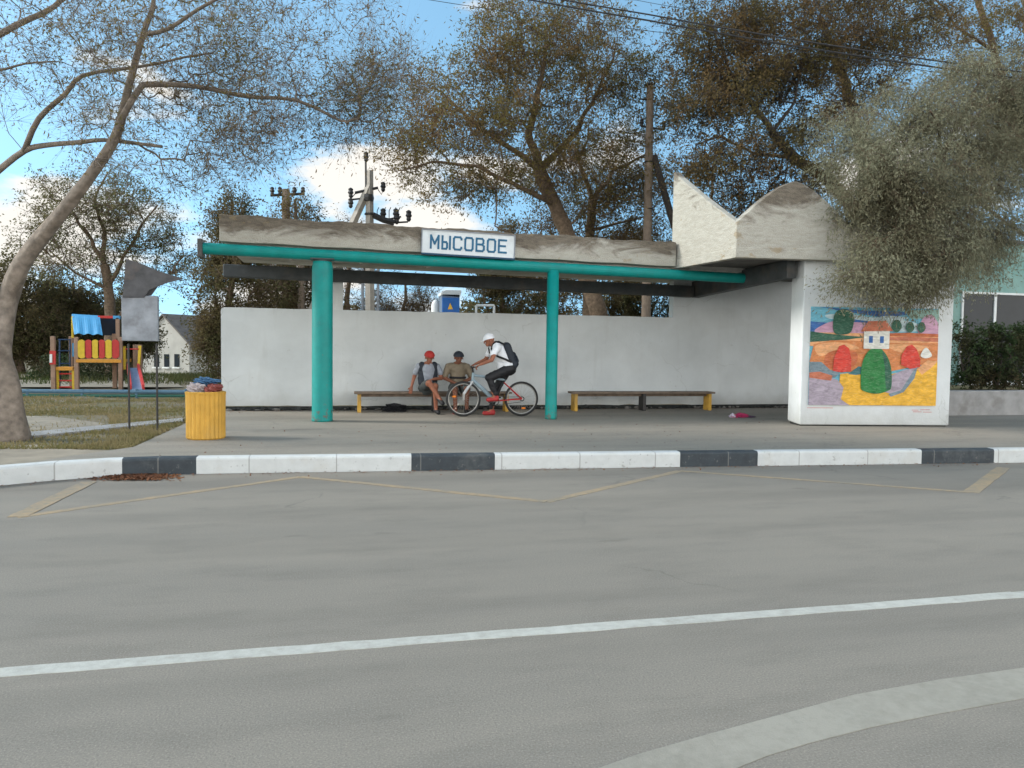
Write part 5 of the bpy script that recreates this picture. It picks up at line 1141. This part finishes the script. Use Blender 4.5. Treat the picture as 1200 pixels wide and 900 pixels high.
# near leg (toward the camera, -Y) on pedal, far leg on the ground
kn = V(-.10, -.11, .76); an = BB+V(-.02, -.14, .085); toe = BB+V(-.16, -.15, .035)
segs += [(pel+V(-.0, -.09, -.03), kn, .095, .062), (kn, an, .062, .038), (an, toe, .04, .03)]
kn2 = V(.09, .14, .52); an2 = V(.02, .20, .10); toe2 = V(-.12, .21, .045)
segs += [(pel+V(0, .09, -.03), kn2, .095, .06), (kn2, an2, .058, .038), (an2-V(0, 0, .02), toe2, .04, .03)]
blob('body', segs, 'skin', rd, .0085, 2); eyes(hd, FW, UPh, rd)
blob('shirt', [(pel+V(-.01, -.045, .05), pel+V(-.01, .045, .05), .138, .138), (pel+V(-.01, 0, .05), V(.23, 0, 1.10), .15, .15), (V(.23, 0, 1.10), chst, .15, .163), (sh0+V(.01, -.15, -.02), sh0+V(.01, .15, -.02), .095, .095), (V(.17, 0, .98), V(.14, 0, 1.15), .1, .11)]+[(sh0+V(0, .19*s_, -.03), sh0+V(-.08, .235*s_, -.15), .075, .066) for s_ in (-1, 1)], 'whiteshirt', rd, .012)
blob('trousers', [(pel+V(0, -.05, -.02), pel+V(0, .05, -.02), .148, .148), (pel+V(0, -.09, -.03), kn, .112, .082), (kn, an+V(.0, 0, .07), .08, .055), (pel+V(0, .09, -.03), kn2, .112, .08), (kn2, an2+V(0, 0, .06), .076, .052)], 'black', rd, .012)
for a, b in ((an+V(.03, 0, -.035), toe+V(-.0, 0, .0)), (an2+V(.03, 0, -.05), toe2+V(-.0, 0, 0))): blob('shoe', [(a, b, .047, .042), (a+V(0, 0, .03), a+V(-.03, 0, .04), .045, .042)], 'redshoe', rd, .009)
cap(hd, FW, UPh, 'whiteshirt', rd)
bpk = blob('backpack', [(V(.40, -.09, 1.02), V(.40, .09, 1.02), .09, .09), (V(.37, -.09, 1.02), V(.26, -.09, 1.36), .085, .08), (V(.37, .09, 1.02), V(.26, .09, 1.36), .085, .08), (V(.26, -.09, 1.38), V(.26, .09, 1.38), .07, .07), (V(.45, -.05, 1.08), V(.41, .05, 1.2), .06, .06)], 'navy', rd, .012)
mb = MB()
for s_ in (-1, 1): mb.tube([V(.33, .17*s_, 1.06), V(.20, .175*s_, 1.12), V(.06, .16*s_, 1.17), V(-.045, .135*s_, 1.24), V(-.06, .13*s_, 1.32), V(-.02, .125*s_, 1.42), V(.08, .12*s_, 1.455), V(.2, .11*s_, 1.40)], .02, 8)
mb.build('strap', 'black', bpk)
# ------------------------------------------------------------------ world, sun
SUN_EL, SUN_AZ = R(32), R(-78)         # azimuth measured from +Y toward +X: sun at the left, slightly beyond
wd_ = bpy.data.worlds.new('World'); sc.world = wd_; wd_.use_nodes = True; nt = wd_.node_tree; N = nt.nodes; Lk = nt.links
bgn = N['Background']; sky = N.new('ShaderNodeTexSky'); sky.sky_type = 'NISHITA'; sky.sun_disc = False; sky.sun_elevation = SUN_EL; sky.sun_rotation = SUN_AZ; sky.air_density = 1.0; sky.dust_density = .6; sky.ozone_density = 1.5
tcw = N.new('ShaderNodeTexCoord'); mpw = N.new('ShaderNodeMapping'); mpw.inputs['Scale'].default_value = (1, 1, 2.6); mpw.inputs['Location'].default_value = (2.2, 6.7, 1.5); Lk.new(tcw.outputs['Generated'], mpw.inputs[0])
lift = N.new('ShaderNodeMapping'); lift.vector_type = 'POINT'; lift.inputs['Location'].default_value = (0, 0, .32); Lk.new(tcw.outputs['Generated'], lift.inputs[0]); nrm_ = N.new('ShaderNodeVectorMath'); nrm_.operation = 'NORMALIZE'; Lk.new(lift.outputs[0], nrm_.inputs[0]); Lk.new(nrm_.outputs[0], sky.inputs[0])
nw = N.new('ShaderNodeTexNoise'); nw.inputs['Scale'].default_value = 3.6; nw.inputs['Detail'].default_value = 9; nw.inputs['Roughness'].default_value = .55; Lk.new(mpw.outputs[0], nw.inputs['Vector'])
sp = N.new('ShaderNodeSeparateXYZ'); Lk.new(tcw.outputs['Generated'], sp.inputs[0])
# clouds thicken toward the horizon
el = N.new('ShaderNodeMapRange'); el.inputs['From Min'].default_value = .10; el.inputs['From Max'].default_value = .36; el.inputs['To Min'].default_value = .045; el.inputs['To Max'].default_value = -.13; Lk.new(sp.outputs[2], el.inputs['Value'])
ad = N.new('ShaderNodeMath'); ad.operation = 'ADD'; Lk.new(nw.outputs['Fac'], ad.inputs[0]); Lk.new(el.outputs[0], ad.inputs[1])
bk_ = N.new('ShaderNodeMapRange'); bk_.inputs['From Min'].default_value = .1; bk_.inputs['From Max'].default_value = -.5; bk_.inputs['To Min'].default_value = 0; bk_.inputs['To Max'].default_value = .12; Lk.new(sp.outputs[1], bk_.inputs['Value'])  # extra cloud cover added behind the camera, out of view, as fill light
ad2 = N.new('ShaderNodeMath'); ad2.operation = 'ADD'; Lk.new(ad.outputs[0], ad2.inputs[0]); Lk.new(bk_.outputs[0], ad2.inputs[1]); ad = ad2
mr = N.new('ShaderNodeMapRange'); mr.interpolation_type = 'SMOOTHSTEP'; mr.inputs['From Min'].default_value = .50; mr.inputs['From Max'].default_value = .60; Lk.new(ad.outputs[0], mr.inputs['Value'])
tint = N.new('ShaderNodeVectorMath'); tint.operation = 'MULTIPLY'; tint.inputs[1].default_value = (.80, .97, .84); Lk.new(sky.outputs[0], tint.inputs[0])
mx = N.new('ShaderNodeMix'); mx.data_type = 'RGBA'; Lk.new(mr.outputs[0], mx.inputs[0]); Lk.new(tint.outputs[0], mx.inputs[6]); cl_ = N.new('ShaderNodeMapRange'); cl_.inputs['From Min'].default_value = .25; cl_.inputs['From Max'].default_value = -.35; cl_.inputs['To Min'].default_value = 2.75; cl_.inputs['To Max'].default_value = 12.5; Lk.new(sp.outputs[1], cl_.inputs['Value'])  # unseen clouds behind the camera made brighter to light the front faces
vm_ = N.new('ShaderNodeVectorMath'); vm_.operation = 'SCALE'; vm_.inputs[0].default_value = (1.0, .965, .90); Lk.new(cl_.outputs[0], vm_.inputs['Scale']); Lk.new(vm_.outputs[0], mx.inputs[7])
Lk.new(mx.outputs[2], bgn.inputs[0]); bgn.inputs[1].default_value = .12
sl = bpy.data.lights.new('sun', 'SUN'); so = bpy.data.objects.new('sun', sl); col.objects.link(so); sl.energy = 1.3; sl.angle = R(14); sl.color = (1, .96, .90)
sd = Vector((math.sin(SUN_AZ)*math.cos(SUN_EL), math.cos(SUN_AZ)*math.cos(SUN_EL), math.sin(SUN_EL))); so.rotation_euler = sd.to_track_quat('Z', 'Y').to_euler()
vs_ = sc.view_settings; vs_.view_transform = 'Standard'; vs_.look = 'None'; vs_.gamma = 1; vs_.use_curve_mapping = False; vs_.exposure = 1.68
sc.render.film_transparent = False
